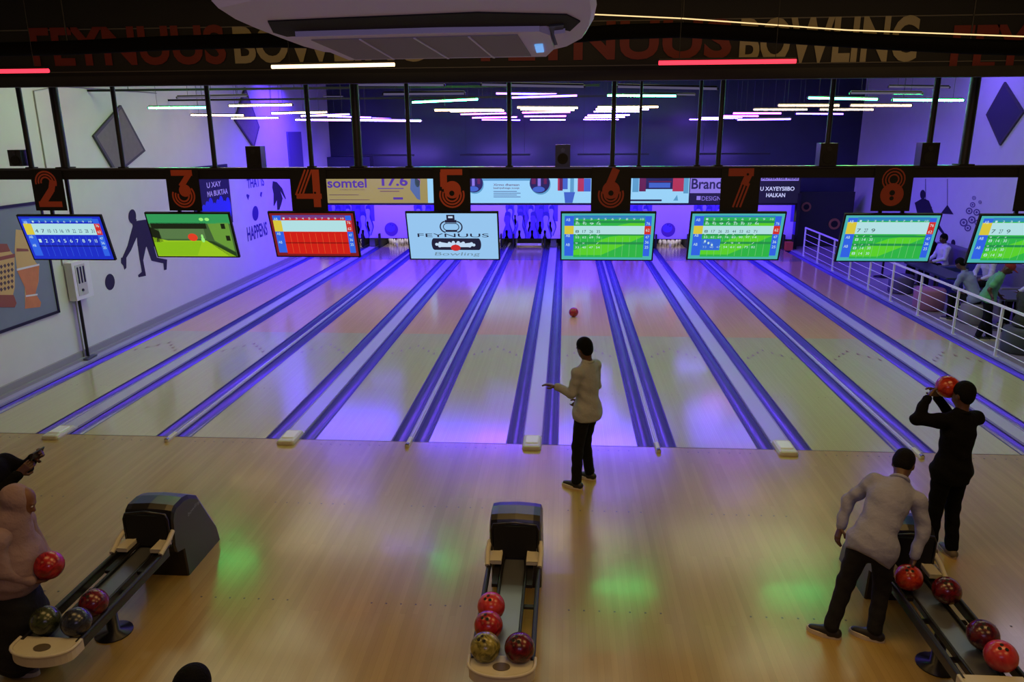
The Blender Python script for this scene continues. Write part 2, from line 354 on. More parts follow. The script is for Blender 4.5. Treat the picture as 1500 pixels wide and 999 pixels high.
    for s, td in (('L', toeL), ('R', toeR)):
        an = J['an'+s]; td = np.array(td, float); td /= np.linalg.norm(td); base = an.copy(); base[2] -= .045; tip = base+td*.16; 
        so = MB(); sdn = np.array([-td[1], td[0], 0]); lo_ = an[2]-.085
        so_pts = []
        for i in range(20):
            a = 2*PI*i/20; x = math.cos(a); y = math.sin(a); wd = .056*(1-.12*(x < 0)); so_pts.append((x*.138+.05, y*wd))
        up = lambda x, y, z: tuple(an+td*x+sdn*y+np.array([0, 0, -.085+z+(tip[2]-base[2])*x/.16]))
        shoe = sdf_obj('shoe', [caps(base+[0, 0, .0]-td*.045, base+[0, 0, .0]+td*.03, .043, .044, .03), caps(base+td*.03, tip-[0, 0, .012]-td*.015, .044, .034, .03), caps(base, an+[0, 0, .03], .044, .046, .02)], .011, shoes, root)
        so.prism(so_pts, .036, sole, up); so.build('sole', shoe, local=True)
    return root, J
# ================================================================== THE ROOM
LW, GUT, NAR, WID = 1.054, .2292, .0649, .2561
XL, XR, YB, YN, ZC = -8.65, 11.16, 20.0, -12.0, 6.3
EX = {5: (-(WID/2+GUT), WID/2+GUT)}
x = EX[5][1]
for k in range(6, 11): a = x+LW; x = a+2*GUT+(NAR if k % 2 == 0 else WID); EX[k] = (a, x)
x = EX[5][0]
for k in range(4, -1, -1): b = x-LW; x = b-2*GUT-(NAR if k % 2 == 0 else WID); EX[k] = (x, b)
LEND = 18.3+.87                                   # the lane ends at the pit
fm = MB(); fm.bx(XL-.2, XR+.2, YN, 0, -.25, 0, approach)
struct('floor', fm)
fm = MB(); fm.bx(XL-.2, 8.53, 0, YB+.2, -.35, -.25, blackm); struct('floor_bed', fm)
loungef = mat('lounge_tiles', (138, 128, 138), .35, noise=.12, nscale=2)
fm = MB(); fm.bx(8.53, XR+.2, 0, YB+.2, -.25, 0, loungef); struct('floor_lounge', fm)
m_ = MB(); m_.bx(XL-.2, XL, YN, YB+.2, -.3, ZC, wallm); struct('wall_left', m_)
m_ = MB(); m_.bx(XR, XR+.2, YN, YB+.2, -.3, ZC, wallm); struct('wall_right', m_)
m_ = MB(); m_.bx(XL, XR, YB, YB+.2, -.3, ZC, darkwall); struct('wall_back', m_)
m_ = MB(); m_.bx(XL-.2, XR+.2, YN, YB+.2, ZC, ZC+.15, ceilm); struct('ceiling', m_)
m_ = MB(); m_.bx(XL-.2, XR+.2, YN-.2, YN, -.3, ZC, ceilm); struct('wall_front', m_)
skirt_m = mat('grey_skirting', (150, 148, 150), .4)
m_ = MB(); m_.bx(XL, XL+.05, .0, 19.2, .02, .16, skirt_m); m_.bx(XL+.05, XL+.11, .0, 19.2, .0, .05, skirt_m); struct('baseboard_left', m_)
m_ = MB(); m_.bx(XL, -7.0, 19.5, 20, 0, 3.2, darkwall) ; struct('trim_2', m_)
# foul line and the seams / marks of the approach
fl = MB(); fl.bx(-8.1, 8.1, -.012, .0, -.01, .0012, mat('foul_line', (70, 52, 40), .5)); struct('trim_1', fl)
mk = MB(); dk = mat('approach_dot', (60, 40, 28), .5)
for lane in range(1, 11):
    xc = EX[lane-1][1]+LW/2
    for yy in (-.1-.05, -1.83, -3.66):
        for q in range(-3, 4): mk.box((xc+q*.134, yy, .0012), (.016, .016, .001), dk)
tag(mk.build('approach_dots'), None, None, kind='structure')
# ------------------------------------------------------------------ lanes
dotm = mat('lane_arrow', (112, 70, 48), .4)
ordn = ['first', 'second', 'third', 'fourth', 'fifth', 'sixth', 'seventh', 'eighth', 'ninth', 'tenth', 'eleventh', 'twelfth', 'thirteenth', 'fourteenth', 'fifteenth', 'sixteenth']
for lane in range(1, 11):
    x0, x1 = EX[lane-1][1], EX[lane][0]; xc = (x0+x1)/2
    b = MB(); b.bx(x0, x1, 0, 5.69, -.25, 0, lane_head); b.bx(x0, x1, 5.69, 15.2, -.25, 0, lane_pine); b.bx(x0, x1, 15.2, LEND, -.25, 0, lane_deck)
    for q in range(-3, 4):
        yy = 4.8-abs(q)*.18; xq = xc+q*.134
        b.add([(xq-.024, yy-.08, .001), (xq+.024, yy-.08, .001), (xq, yy+.08, .001)], [(0, 1, 2)], dotm)
    for q in (-4, -3, -2, 2, 3, 4): b.box((xc+q*.105, 2.1, .0006), (.016, .016, .001), dotm)
    o = b.build('bowling_lane')
    tag(o, 'polished wooden bowling lane with arrows, %s lane from the left wall' % ordn[lane-1], 'bowling lane', 'bowling lanes')
    o['kind'] = 'thing'
# ------------------------------------------------------------------ gutters and cappings
def gutter(xa, xb, label):
    b = MB(); n = 12; w = xb-xa; V = []; F = []
    for (yy) in (0.0, LEND+.1):
        for i in range(n+1):
            t = i/n; px = xa+.018+(w-.036)*t; V.append((px, yy, -.012-.078*math.sin(PI*t)**.8))
    for i in range(n): F.append((i, i+1, n+2+i, n+1+i))
    b.add(V, F, gutm, True)
    for (p, q) in ((xa, xa+.02), (xb-.02, xb)): b.bx(p, q, 0, LEND+.1, -.1, -.004, gutm2)
    b.bx(xa+.02, xb-.02, -.0, .012, -.13, -.02, blackm); b.bx(xa+.03, xb-.03, 0, LEND, -.2, -.1, gutm2)
    tag(b.build('gutter'), label, 'gutter', 'lane gutters'); COL.objects[-1]['kind'] = 'thing'
for k in range(0, 11):
    xa, xb = EX[k]; w = NAR if k % 2 == 0 else WID
    if k > 0: gutter(xa, xa+GUT, 'blue-violet ball gutter along the right edge of the %s lane from the left' % ordn[k-1])
    if k < 10: gutter(xb-GUT, xb, 'blue-violet ball gutter along the left edge of the %s lane from the left' % ordn[k])
    if k in (0, 10):
        a, b2 = (XL+.005, xb-GUT) if k == 0 else (xa+GUT, 8.52)
        c = MB(); c.bx(a, b2, 0, 19.2, -.25, .006, capm); c.bx(b2-.05 if k == 0 else a, b2 if k == 0 else a+.05, 0, 19.2, .006, .02, capst)
        tag(c.build('edge_ledge'), 'long pale ledge between the outer gutter and the %s' % ('left wall' if k == 0 else 'white railing'), 'ledge')
        continue
    a, b2 = xa+GUT, xb-GUT
    root = empty('division_capping', ((a+b2)/2, 0, 0), '%s lavender capping strip between the %s and %s lanes from the left' % ('narrow' if k % 2 == 0 else 'wide flat', ordn[k-1], ordn[k]), 'capping', 'capping strips between lanes')
    c = MB(); c.bx(a, b2, 0.0, 19.2, -.25, .012, capm)
    if k % 2:
        c.bx(a, a+.012, 0.25, 19.2, .012, .02, capst); c.bx(b2-.012, b2, 0.25, 19.2, .012, .02, capst)
    else: c.tube([(a+w/2, .1, .012), (a+w/2, 19.1, .012)], .018, capm, 10)
    c.build('strip', root)
    e = MB()
    if k % 2:
        e.rbox(((a+b2)/2, .0, .02), (w-.005, .44, .075), .05, cream); e.rbox(((a+b2)/2, .02, .06), (w*.72, .26, .018), .03, whitem)
    else: e.rbox((a+w/2, -.06, .012), (w-.004, .3, .06), .025, cream); e.tube([(a+w/2, -.2, .03), (a+w/2, -.15, .03)], .026, steel, 10)
    e.build('end_cap', root)
# ------------------------------------------------------------------ pins
pinm = mat('pin_white', (228, 226, 230), .25, coat=.5); pinr = mat('pin_red', (170, 24, 30), .3)
prof = [(.0, 0), (.026, 0), (.030, .02), (.045, .06), (.0575, .095), (.0605, .115), (.058, .14), (.047, .18), (.034, .215), (.027, .235), (.0235, .25), (.0228, .262), (.0235, .275), (.027, .30), (.0315, .33), (.0325, .345), (.030, .362), (.020, .377), (.0, .381)]
pm = [pinm]*18; pm[10] = pinr; pm[12] = pinr
pb = MB(); pb.lathe(prof, pinm, seg=14, mats=pm); pin0 = pb.build('bowling_pin', local=True); used = False
lanes_with = {1: [6, 10], 2: range(1, 11), 4: [6, 10], 8: range(1, 11)}
PP = {1: (0, 0), 2: (-1, 1), 3: (1, 1), 4: (-2, 2), 5: (0, 2), 6: (2, 2), 7: (-3, 3), 8: (-1, 3), 9: (1, 3), 10: (3, 3)}
rown = {0: 'front', 1: 'second row', 2: 'third row', 3: 'back row'}
for ln in (1, 2, 4, 8):
    xc = EX[ln-1][1]+LW/2
    for p in lanes_with[ln]:
        i, r = PP[p]; o = pin0 if not used else pin0.copy()
        if used: COL.objects.link(o)
        used = True; o.location = (xc+i*.1524, 18.2+r*.264, 0)
        side = {0: 'middle'}.get(i, 'left' if i < 0 else 'right')
        tag(o, 'white bowling pin, %s, %s, %s lane from the left wall' % (rown[r] if r else 'front', {-3: 'far left', -2: 'left', -1: 'left of centre', 0: 'centre', 1: 'right of centre', 2: 'right', 3: 'far right'}[i], ordn[ln-1]), 'bowling pin', 'bowling pins')
# ------------------------------------------------------------------ pin-deck side walls, pit, masking
ym = 17.95
for k in range(0, 11):
    xa, xb = EX[k]
    if k == 0: xa = XL+.01
    if k == 10: xb = 8.5
    c = MB(); c.bx(xa+.015 if k else xa, (xa+.06) if k else xa+.4, 17.75, 19.88, .03, .52, blackm); c.bx(xb-.06, xb-.015, 17.75, 19.88, .03, .52, blackm)
    if k % 2: c.bx((xa+xb)/2-.1, (xa+xb)/2+.1, 18.0, 19.9, .03, .5, mat('division_grey', (96, 92, 104), .5))
    tag(c.build('kickback'), 'black pin-deck side wall %s' % ('against the left wall' if k == 0 else 'beside the white railing' if k == 10 else 'between the %s and %s lanes from the left' % (ordn[k-1], ordn[k])), 'side wall', 'pin deck side walls')
c = MB(); c.bx(XL+.3, 8.5, 19.9, 19.97, -.2, 1.2, mat('pit_curtain', (22, 20, 30), .8)); tag(c.build('pit_curtain'), 'dark curtain closing the ball pit behind the pins', 'curtain')
for ln in (5,):
    x0, x1 = EX[ln-1][1], EX[ln][0]
    c = MB(); c.bx(x0+.04, x1-.04, 17.9, 17.96, .09, .17, cream); c.bx(x0+.04, x0+.07, 18.02, 18.6, .0, .5, steel); c.bx(x1-.07, x1-.04, 18.02, 18.6, .0, .5, steel); c.bx(x0+.04, x0+.07, 17.9, 18.1, .0, .2, steel); c.bx(x1-.07, x1-.04, 17.9, 18.1, .0, .2, steel)
    c.bx(x0+.1, x0+.2, 17.885, 17.9, .1, .16, whitem); c.bx(x1-.2, x1-.1, 17.885, 17.9, .1, .16, whitem)
    tag(c.build('sweep_bar'), 'pale sweep bar lowered across the pin deck left of screen 6', 'sweep bar')
# masking unit with a printed picture of pins, carried by the side walls
uvp = mat('mask_lilac', (200, 168, 250), .6); uvd = mat('mask_violet', (92, 62, 216), .6); uvl = mat('mask_blue', (156, 136, 250), .6); uvb = mat('mask_ball', (96, 44, 160), .6); uvk = mat('mask_dark', (58, 38, 160), .6)
MX0, MX1, MZ0, MZ1 = -8.35, 8.45, .345, 1.55
root = empty('masking_unit', (0, ym, MZ0), 'long printed banner of violet bowling pins above the pin decks', 'banner')
c = MB(); c.bx(MX0, MX1, ym, ym+.05, MZ0, MZ1, uvp); c.bx(MX0, MX1, ym-.01, ym+.06, MZ0-.02, MZ0, blackm); c.bx(MX0, MX1, ym-.01, ym+.06, MZ1, MZ1+.04, blackm); c.build('panel', root)
cv = Canvas((MX0, ym-.004, MZ0), (1, 0, 0), (0, 0, 1), .0015)
def pinpoly(cx, z0, s):
    R = [(r*s, z0+z*s) for r, z in prof]; return [(cx+r, z) for r, z in R]+[(cx-r, z) for r, z in reversed(R)]
W_ = MX1-MX0; r1 = random.Random(3)
per = 3.345
for g in range(-1, 6):
    gx = -MX0+g*per-per*1.0-.2
    X0 = max(0, gx-1.5); X1 = min(W_, gx+.35)
    if X1 > X0:
        cv.L = 0; cv.rect(X0, .62, X1, 1.2, uvd); cv.rect(max(0, gx-1.3), .0, min(W_, max(gx+.1, .02)), .62, uvd) if gx > 0 else None
    for lay, (n, zz, s) in enumerate(((6, .42, 2.2), (5, .1, 2.7), (4, -.28, 3.1))):
        cv.L = 1+lay*2
        for i in range(n):
            px = gx-1.45+i*(1.85/n)+(lay % 2)*.1
            if px < .2 or px > W_-.2: continue
            z0 = max(zz, .0)
            cv.L = 1+lay*2; cv.poly([(a, min(max(b, .0), 1.2)) for a, b in pinpoly(px, zz, s*1.06)], uvk)
            cv.L = 2+lay*2; cv.poly([(a, min(max(b, .0), 1.2)) for a, b in pinpoly(px-.02, zz+.01, s*.93)], uvl if (i+lay) % 2 else uvd)
            cv.poly([(a, min(max(b, 0), 1.2)) for a, b in pinpoly(px-.05, zz+.05, s*.45)], uvp)
    bx_ = gx+.95
    if .3 < bx_ < W_-.3: cv.L = 3; cv.ell(bx_, .32, .25, .25, uvb); cv.up(); cv.ell(bx_-.03, .38, .17, .15, uvd); cv.up(); cv.ell(bx_+.06, .46, .03, .03, uvk); cv.ell(bx_-.02, .5, .03, .03, uvk)
    cv.L = 0; 
cv.mb.build('pin_picture', root)
# ------------------------------------------------------------------ advertising panels above the masking unit
def dpx(u, v): p = at(u, v, Y=ym); return p
BZ0, BZ1 = 1.60, 2.62
def panel(u0, u1, back, label, draw, name='advertising_panel'):
    x0, x1 = dpx(u0, 280).x, dpx(u1, 280).x; w = x1-x0
    root = empty(name, ((x0+x1)/2, ym, BZ0), label, 'advertising panel', 'advertising panels over the lanes')
    c = MB(); c.bx(x0, x1, ym, ym+.08, BZ0, BZ1, blackm); c.build('box', root)
    cv = Canvas((x0, ym-.001, BZ0), (1, 0, 0), (0, 0, 1), .0015); cv.rect(0.015, .015, w-.015, BZ1-BZ0-.015, back); cv.up(); draw(cv, w, BZ1-BZ0); cv.mb.build('print', root)
G = glow
lb = G('sign_lightblue', (150, 208, 240), 1.0); yel = G('sign_yellow', (164, 148, 44), .85); vio = G('sign_violet', (82, 50, 150), .8); navy = G('sign_navy', (22, 22, 66), .7)  # yellow print gets an added glow to stay yellow under the violet light
redg = G('sign_red', (190, 48, 60), .8); redd = G('sign_darkred', (110, 20, 44), .7); blug = G('sign_blue', (60, 100, 200), .9); wht = G('sign_white', (196, 200, 246), 1.0); ltp = G('sign_lilac', (150, 130, 240), .8)
tealg = G('sign_teal', (90, 160, 200), .9); grayb = G('sign_greyblue', (90, 120, 170), .7); dkb = G('sign_nearblack', (16, 14, 30), .5)
def d_som(c, w, h):
    c.text('somtel', .06, .56, w*.38, .90, vio, .02); c.text('A WORLD OF CONNECTION', .5, .47, w*.36, .52, mat('sign_olive', (120, 104, 40), .5))
    c.text('17.6', w*.52, .62, w*.76, .98, vio, .03); c.rect(w*.48, .52, w*.72, .55, vio); c.rect(w*.5, .42, w*.68, .45, mat('sign_olive', (120, 104, 40), .5))
    c.rect(w*.62, .14, w*.71, .22, vio); c.poly([(w*.78, .5), (w*.84, .16), (w*.87, .12), (w*.87, .8), (w*.82, .98), (w*.79, .9)], grayb); c.ell(w*.85, .78, .1, .2, mat('sign_tan', (170, 140, 90), .5))
    c.rect(.1, .12, w*.4, .14, mat('sign_olive', (120, 104, 40), .5)); c.rect(.1, .3, w*.3, .32, mat('sign_olive', (120, 104, 40), .5)); c.rect(w*.94, .02, w-.02, h-.02, lb)
panel(478, 636, yel, 'yellow advertising panel with violet lettering above the left lanes', d_som)
def ballpic(c, x, y, r):
    c.ell(x+.03, y-.05, r, r, tealg); c.up(); c.ell(x, y, r, r, navy); c.up(); c.ell(x-.1*r, y-.62*r, r*.6, r*.28, blug); c.rect(x-r*.2, y-r*.3, x+r*.1, y+r*.5, ltp); c.rect(x+r*.4, y-r*.1, x+r*.7, y+r*.6, redd); c.rect(x-r*.8, y-.1*r, x-r*.4, y+r*.5, redd)
def d_mid(c, w, h):
    c.rect(.35, h-.22, w*.5, h-.04, tealg); ballpic(c, .18, .72, .33); ballpic(c, w*.575, .72, .36)
    c.L = 2; c.text('Xirmo dhamaan', w*.2, .62, w*.41, .70, redd, .01); c.text('baahiyahaaga suuqa', w*.2, .5, w*.41, .58, redd, .01)
    for q in range(4): c.rect(w*.2, .22+q*.065, w*(.42-.03*(q % 2)), .245+q*.065, grayb)
    c.rect(w*.72, .45, w*.76, h-.03, redg); c.rect(w*.76, .5, w*.8, h-.03, blug); c.rect(w*.82, .4, w*.85, h-.03, tealg); c.rect(w*.88, .42, w*.93, h-.03, redg); c.rect(w*.93, .42, w*.985, h-.15, blug)
    c.up(); c.rect(w*.735, .45, w*.76, h-.1, redd); c.poly([(w*.77, .4), (w*.86, .4), (w*.84, .02), (w*.78, .02)], blug)
panel(687, 868, lb, 'light blue advertising panel with round ball pictures over the middle lanes', d_mid)
def d_red(c, w, h):
    c.rect(w*.06, .4, w*.16, h-.03, tealg); c.rect(w*.17, .42, w*.28, h-.03, redd); c.rect(w*.28, .5, w*.72, h-.12, navy); c.rect(w*.28, h-.12, w*.98, h-.03, redg); c.rect(w*.72, .42, w*.9, h-.03, redg)
    c.up(); c.rect(w*.33, .55, w*.68, .72, blug); c.rect(w*.32, .74, w*.7, .78, redd); c.rect(w*.03, .08, w*.55, .14, dkb); c.poly([(w*.74, .1), (w*.8, .3), (w*.82, .1)], tealg); c.rect(w*.9, .35, w*.98, h-.03, tealg)
panel(921, 1010, lb, 'light blue advertising panel with a red shopfront picture', d_red)
def d_bra(c, w, h):
    c.rect(0, 0, w, .36, dkb); c.up(); c.text('Brand', .06, .5, w*.98, .86, navy, .02); c.rect(.26, .12, .4, .26, ltp); c.text('DESIGN', .44, .1, w*.97, .25, ltp)
panel(1010, 1058, ltp, 'lilac advertising panel lettered Brand beside the red shopfront picture', d_bra)
def d_adv(c, w, h):
    c.rect(.08, h-.24, w-.08, h-.06, ltp); c.up(); c.text('ADVERTISE HERE', .1, h-.2, w-.1, h-.11, dkb, .02); c.text('U XAYEYSIIBO', .08, .44, w-.2, .58, wht, .02); c.text('HALKAN', .3, .22, w-.5, .36, wht, .02)
panel(1110, 1172, dkb, 'dark panel reading ADVERTISE HERE right of the sign numbered 7', d_adv)
# dark partition right of the masking unit, with spot wall lamps
c = MB(); c.bx(8.53, 10.7, 18.6, 18.72, 0, 1.95, mat('partition_black', (26, 24, 34), .5)); c.bx(8.53, 8.62, 17.9, 18.6, 0, 1.95, blackm)
root = c.build('partition'); tag(root, 'low dark partition with round lamps right of the lane banner', 'partition')
pl = mat('warm_disc', (150, 92, 60), .5)
for (u, v, r) in ((1181, 303, .17), (1222, 328, .2)):
    p = at(u, v, Y=18.58); q = MB(); q.tube([(p.x, 18.6, p.z), (p.x, 18.56, p.z)], r, pl, 20); q.tube([(p.x, 18.56, p.z), (p.x, 18.55, p.z)], r*.6, blackm, 16); q.build('disc', root)
c = MB(); c.bx(8.14, 8.38, 17.5, 17.72, .006, .3, mat('red_orange_bin', (190, 70, 50), .5)); tag(c.build('red_box'), 'small red box at the far right end of the lanes', 'box')
# ------------------------------------------------------------------ beam, poles, signs, monitors (plane above the foul line)
c = MB(); c.bx(XL, XR, -.06, .06, 3.525, 3.655, blackm)
c.bx(XL, XR, -.075, .075, 3.64, 3.665, mat('beam_edge', (46, 44, 52), .3)); o = c.build('hanging_beam'); tag(o, 'long black beam hung across the hall carrying signs and screens', 'beam'); o['kind'] = 'thing'
PX = [(-6.42, .032), (-5.965, .052), (-5.2, .028), (-4.0, .03), (-2.755, .03), (-2.16, .055), (-1.52, .028), (-.28, .028), (.97, .028), (1.29, .018), (1.985, .022), (2.235, .03), (3.495, .03), (4.66, .034), (5.08, .055), (-7.4, .03), (6.2, .03)]
PX.sort()
for i, (px, r) in enumerate(PX):
    c = MB(); c.tube([(px, .0, 3.66), (px, .0, ZC)], r, black, 12); c.box((px, 0, 3.672), (r*3.2, r*3.2, .014), blackm)
    tag(c.build('suspension_pole'), '%s black pole holding the beam, %s from the left' % ('thick' if r > .05 else 'thin' if r < .025 else 'slender', ordn[i] if i < 16 else 'last'), 'pole', 'poles above the hanging beam')
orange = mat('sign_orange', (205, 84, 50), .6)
def digit(cv, d, w, h, m, bk):
    s = min(w, h/1.5); ox = (w-s)/2; oy = (h-1.3*s)*.72
    P = lambda pts: [(ox+a*s, oy+b*s) for a, b in pts]
    st = lambda pts, wd, mm=m: cv.stroke(P(pts), wd*s, mm)
    A = lambda x, y, r, a0, a1, wd=.06, mm=m: cv.arc(ox+x*s, oy+y*s, r*s, a0, a1, wd*s, mm)
    D = lambda x, y, r, mm=m: cv.ell(ox+x*s, oy+y*s, r*s, r*s, mm)
    if d == 2:
        for r in (.38, .28, .18): A(.45, .88, r, 190, -20)
        st([(.72, .95), (.62, .62), (.18, .1)], .24); st([(.06, .1), (.94, .1)], .2)
    elif d == 3:
        st([(.1, 1.2), (.88, 1.2)], .2); st([(.76, 1.15), (.42, .72)], .2); D(.55, .58, .22)
        for r in (.4, .3, .2): A(.48, .4, r, 40, -200)
    elif d == 4:
        for q in (0, .12, .24): st([(.42+q, 1.3), (.02+q, .42)], .06)
        st([(.78, 0), (.78, 1.3)], .26); st([(.04, .38), (.95, .38)], .18)
    elif d == 5:
        st([(.12, 1.2), (.88, 1.2)], .2); st([(.22, 1.2), (.22, .7)], .24); D(.52, .6, .3); st([(.15, .72), (.6, .78)], .2)
        for r in (.42, .32, .22): A(.5, .42, r, 20, -200)
    elif d == 6:
        st([(.66, 1.3), (.42, .7)], .26); D(.5, .58, .3)
        for r in (.42, .32, .22): A(.5, .42, r, 20, -200)
    elif d == 7:
        st([(.08, 1.17), (.92, 1.17)], .26); st([(.8, 1.2), (.62, .75)], .24)
        for q in (0, .12, .24): st([(.55+q, .8), (.3+q, 0)], .06)
    elif d == 8:
        for r in (.36, .26, .16): A(.5, .92, r, 0, 360, .045)
        D(.5, .42, .38)
    else:
        D(.5, .85, .36)
        for q in (0, .12, .24): st([(.55+q, .6), (.3+q, 0)], .06)
    cv.up(2)
    if d in (5, 6, 8): D(.5, .48, .09, bk)
    if d in (2, 4, 7): D(.72, .5 if d != 7 else 1.1, .04, bk)
    if d == 8: D(.5, .3, .07, bk)
SG = [(2, -6.40, -5.98), (3, -4.62, -4.19), (4, -3.02, -2.56), (5, -1.22, -.76), (6, .72, 1.2), (7, 2.27, 2.73), (8, 4.05, 4.5), (9, 5.68, 6.12)]
for (d, x0, x1) in SG:
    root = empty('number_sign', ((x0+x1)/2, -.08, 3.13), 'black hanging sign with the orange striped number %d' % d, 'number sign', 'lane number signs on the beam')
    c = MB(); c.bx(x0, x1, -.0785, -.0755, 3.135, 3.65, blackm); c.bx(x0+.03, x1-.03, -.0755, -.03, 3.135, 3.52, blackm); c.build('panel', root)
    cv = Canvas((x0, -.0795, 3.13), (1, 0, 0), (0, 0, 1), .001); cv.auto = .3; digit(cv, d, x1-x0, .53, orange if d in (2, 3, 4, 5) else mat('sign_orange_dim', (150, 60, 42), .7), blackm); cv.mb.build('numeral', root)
# screens
S = lambda n, c, s=1.0: glow('scr_'+n, c, s)
def score(c, w, h, v):
    g1, g2, g3 = (S('g1', (40, 178, 70)), S('g2', (86, 206, 44)), S('g3', (26, 140, 74))) if v != 'blue' else (S('b1', (18, 42, 196)), S('b1', (18, 42, 196)), S('b3', (10, 24, 130)))
    if v == 'red': g1 = g2 = S('r1', (205, 26, 20)); g3 = S('r3', (140, 14, 16))
    bd = S('teal', (70, 176, 176)) if v not in ('red', 'blue') else S('mar', (120, 22, 34)) if v == 'red' else S('b1', (24, 60, 214))
    bl = S('blu', (42, 96, 226)); wh = S('wh', (176, 222, 226)); tx = S('tx', (190, 226, 226)); dk = S('dk', (20, 70, 60)) if v not in ('red', 'blue') else S('dkb', (24, 28, 90))
    c.rect(0, 0, w, h, bd); c.up(); x0, x1 = w*.13, w*.9
    c.rect(x0, h*.05, x1, h*.93, g1); c.rect(w*.13, h*.88, w*.9, h*.96, S('hdr', (44, 120, 196)) if v not in ('red',) else S('hdr2', (90, 60, 140)))
    c.rect(w*.03, h*.08, w*.13, h*.95, bl); c.rect(w*.9, h*.08, w*.97, h*.95, bl); c.up()
    if v not in ('red', 'blue'):
        c.poly([(x0, h*.1), (x0+(x1-x0)*.4, h*.1), (x1, h*.52), (x1, h*.6), (x0+(x1-x0)*.5, h*.5), (x0, h*.2)], g2); c.poly([(x0+w*.3, h*.62), (x1, h*.7), (x1, h*.86), (x0+w*.5, h*.76)], g2)
    c.up(); cell = (x1-x0)/10
    if v == 'top':   cur = (h*.60, h*.86)
    elif v == 'redtop': cur = (h*.6, h*.86)
    elif v in ('blue', 'red'): cur = (h*.58, h*.84)
    else: cur = (h*.56, h*.74)
    for (a, b) in ((.34, .39), (.53, .57)) if v not in ('red', 'blue') else ((.30, .33),): c.rect(x0, h*a, x1, h*b, g3)
    if cur[0] < h*.58: c.rect(x0, h*.80, x1, h*.85, g3)
    for i in range(1, 10): c.rect(x0+i*cell-.002, h*.07, x0+i*cell+.002, h*(.5 if v not in ('red', 'blue') else .54), S('gridl', (120, 200, 130)) if v not in ('red', 'blue') else S('gridr', (226, 96, 50)) if v == 'red' else S('gridb', (60, 100, 230)))
    c.up(); c.rect(x0-.0, cur[0], x1, cur[1], wh); c.rect(w*.03, cur[0], w*.13, cur[1], S('yel', (214, 196, 60))); c.rect(w*.9, cur[0], w*.97, cur[1], S('redc', (206, 44, 40)))
    c.up()
    for i in range(10):
        cx = x0+i*cell+cell*.3; c.text(str(i+1), cx, h*.865, cx+cell*(.3 if i < 9 else .5), h*.905, tx)
        cx = x0+i*cell+cell*.25
        if v in ('blue',): c.text(str(i+1), cx, h*.40, cx+cell*.4, h*.48, tx); c.text(str(3*i+4), cx, cur[0]+.03, cx+cell*.5, cur[0]+.08, dk)
        if v == 'mid' and i < (4 if w else 4) or v == 'mid2' and i < 8:
            for yy in (.77, .47, .25): c.text(str((i*7+int(yy*100)) % 90+8), cx, h*yy if yy != .77 else h*.765, cx+cell*.55, h*(yy+.045) if yy != .77 else h*.81, tx)
            for yy in (.80, .535, .345): c.text('X /9'[(i+int(yy*9)) % 4] if True else '', cx, h*yy, cx+cell*.35, h*(yy+.035), tx)
            c.text(str(i*9+8), cx, h*.59, cx+cell*.5, h*.65, dk)
        if v == 'top' and i < 3:
            c.text(str((7, 27, 9)[i]), cx, h*.64, cx+cell*.5, h*.72, dk)
            for yy in (.45, .26, .14): c.text(str((8, 14, 30)[i]), cx, h*yy, cx+cell*.5, h*(yy+.06), tx)
            c.text('9/X'[i], cx, h*.54, cx+cell*.3, h*.57, tx); c.text('9/X'[i], cx, h*.35, cx+cell*.3, h*.38, tx)
    for yy in (.84, .5, .3): c.text('AB', w*.045, h*yy, w*.09, h*(yy+.06), tx)
    for yy in (.76, .62, .47, .36, .25): c.text('%d' % (int(yy*100)), w*.915, h*yy, w*.955, h*(yy+.06), tx)
    if v == 'mid2': c.rect(w*.13, h*.2, w*.34, h*.45, S('blu2', (46, 104, 214))); c.up(); [c.ell(w*(.17+.04*i), h*(.4-.04*i), .012, .016, tx) for i in range(3)]
def logo(c, w, h, v):
    c.rect(0, 0, w, h, S('logobg', (148, 196, 238))); c.up(); nv = S('logonavy', (22, 26, 56)); lg = S('logolight', (190, 214, 240)); g = S('logogrey', (110, 140, 160))
    c.rect(w*.44, h*.86, w*.53, h*.97, nv); c.rect(w*.42, h*.80, w*.55, h*.86, nv); c.arc(w*.43, h*.71, h*.12, 100, 260, .016, nv); c.arc(w*.54, h*.71, h*.12, 80, -80, .016, nv)
    c.arc(w*.44, h*.71, h*.075, 90, 270, .01, nv); c.arc(w*.53, h*.71, h*.075, 90, -90, .01, nv); c.rect(w*.42, h*.60, w*.55, h*.645, nv); c.rect(w*.43, h*.775, w*.54, h*.79, nv)
    c.text('FEYNUUS', w*.1, h*.485, w*.9, h*.565, nv, .0); c.rect(w*.28, h*.20, w*.78, h*.46, nv); c.ell(w*.28, h*.33, w*.03, h*.13, nv); c.ell(w*.78, h*.33, w*.03, h*.13, nv)
    c.up(); c.rect(w*.46, h*.9, w*.51, h*.94, lg)
    for (a, b, l) in ((150, .0, .2), (165, .0, .22), (125, .0, .12), (100, 0, .13), (75, 0, .13), (50, 0, .14), (25, 0, .2), (10, 0, .21), (180, 0, .18), (0, 0, .16)):
        ca, sa = math.cos(math.radians(a)), math.sin(math.radians(a)); cx, cy = w*.52, h*.29
        c.stroke([(cx+ca*.03, cy+sa*.02), (cx+ca*w*l, cy+sa*h*l*.62)], .03, lg); c.ell(cx+ca*w*l, cy+sa*h*l*.62, .02, .02, lg)
    c.up(); c.ell(w*.52, h*.25, w*.055, h*.07, S('logored', (200, 40, 44))); c.up(-1); c.text('Bowling', w*.27, h*.05, w*.78, h*.15, g, .0, .3)
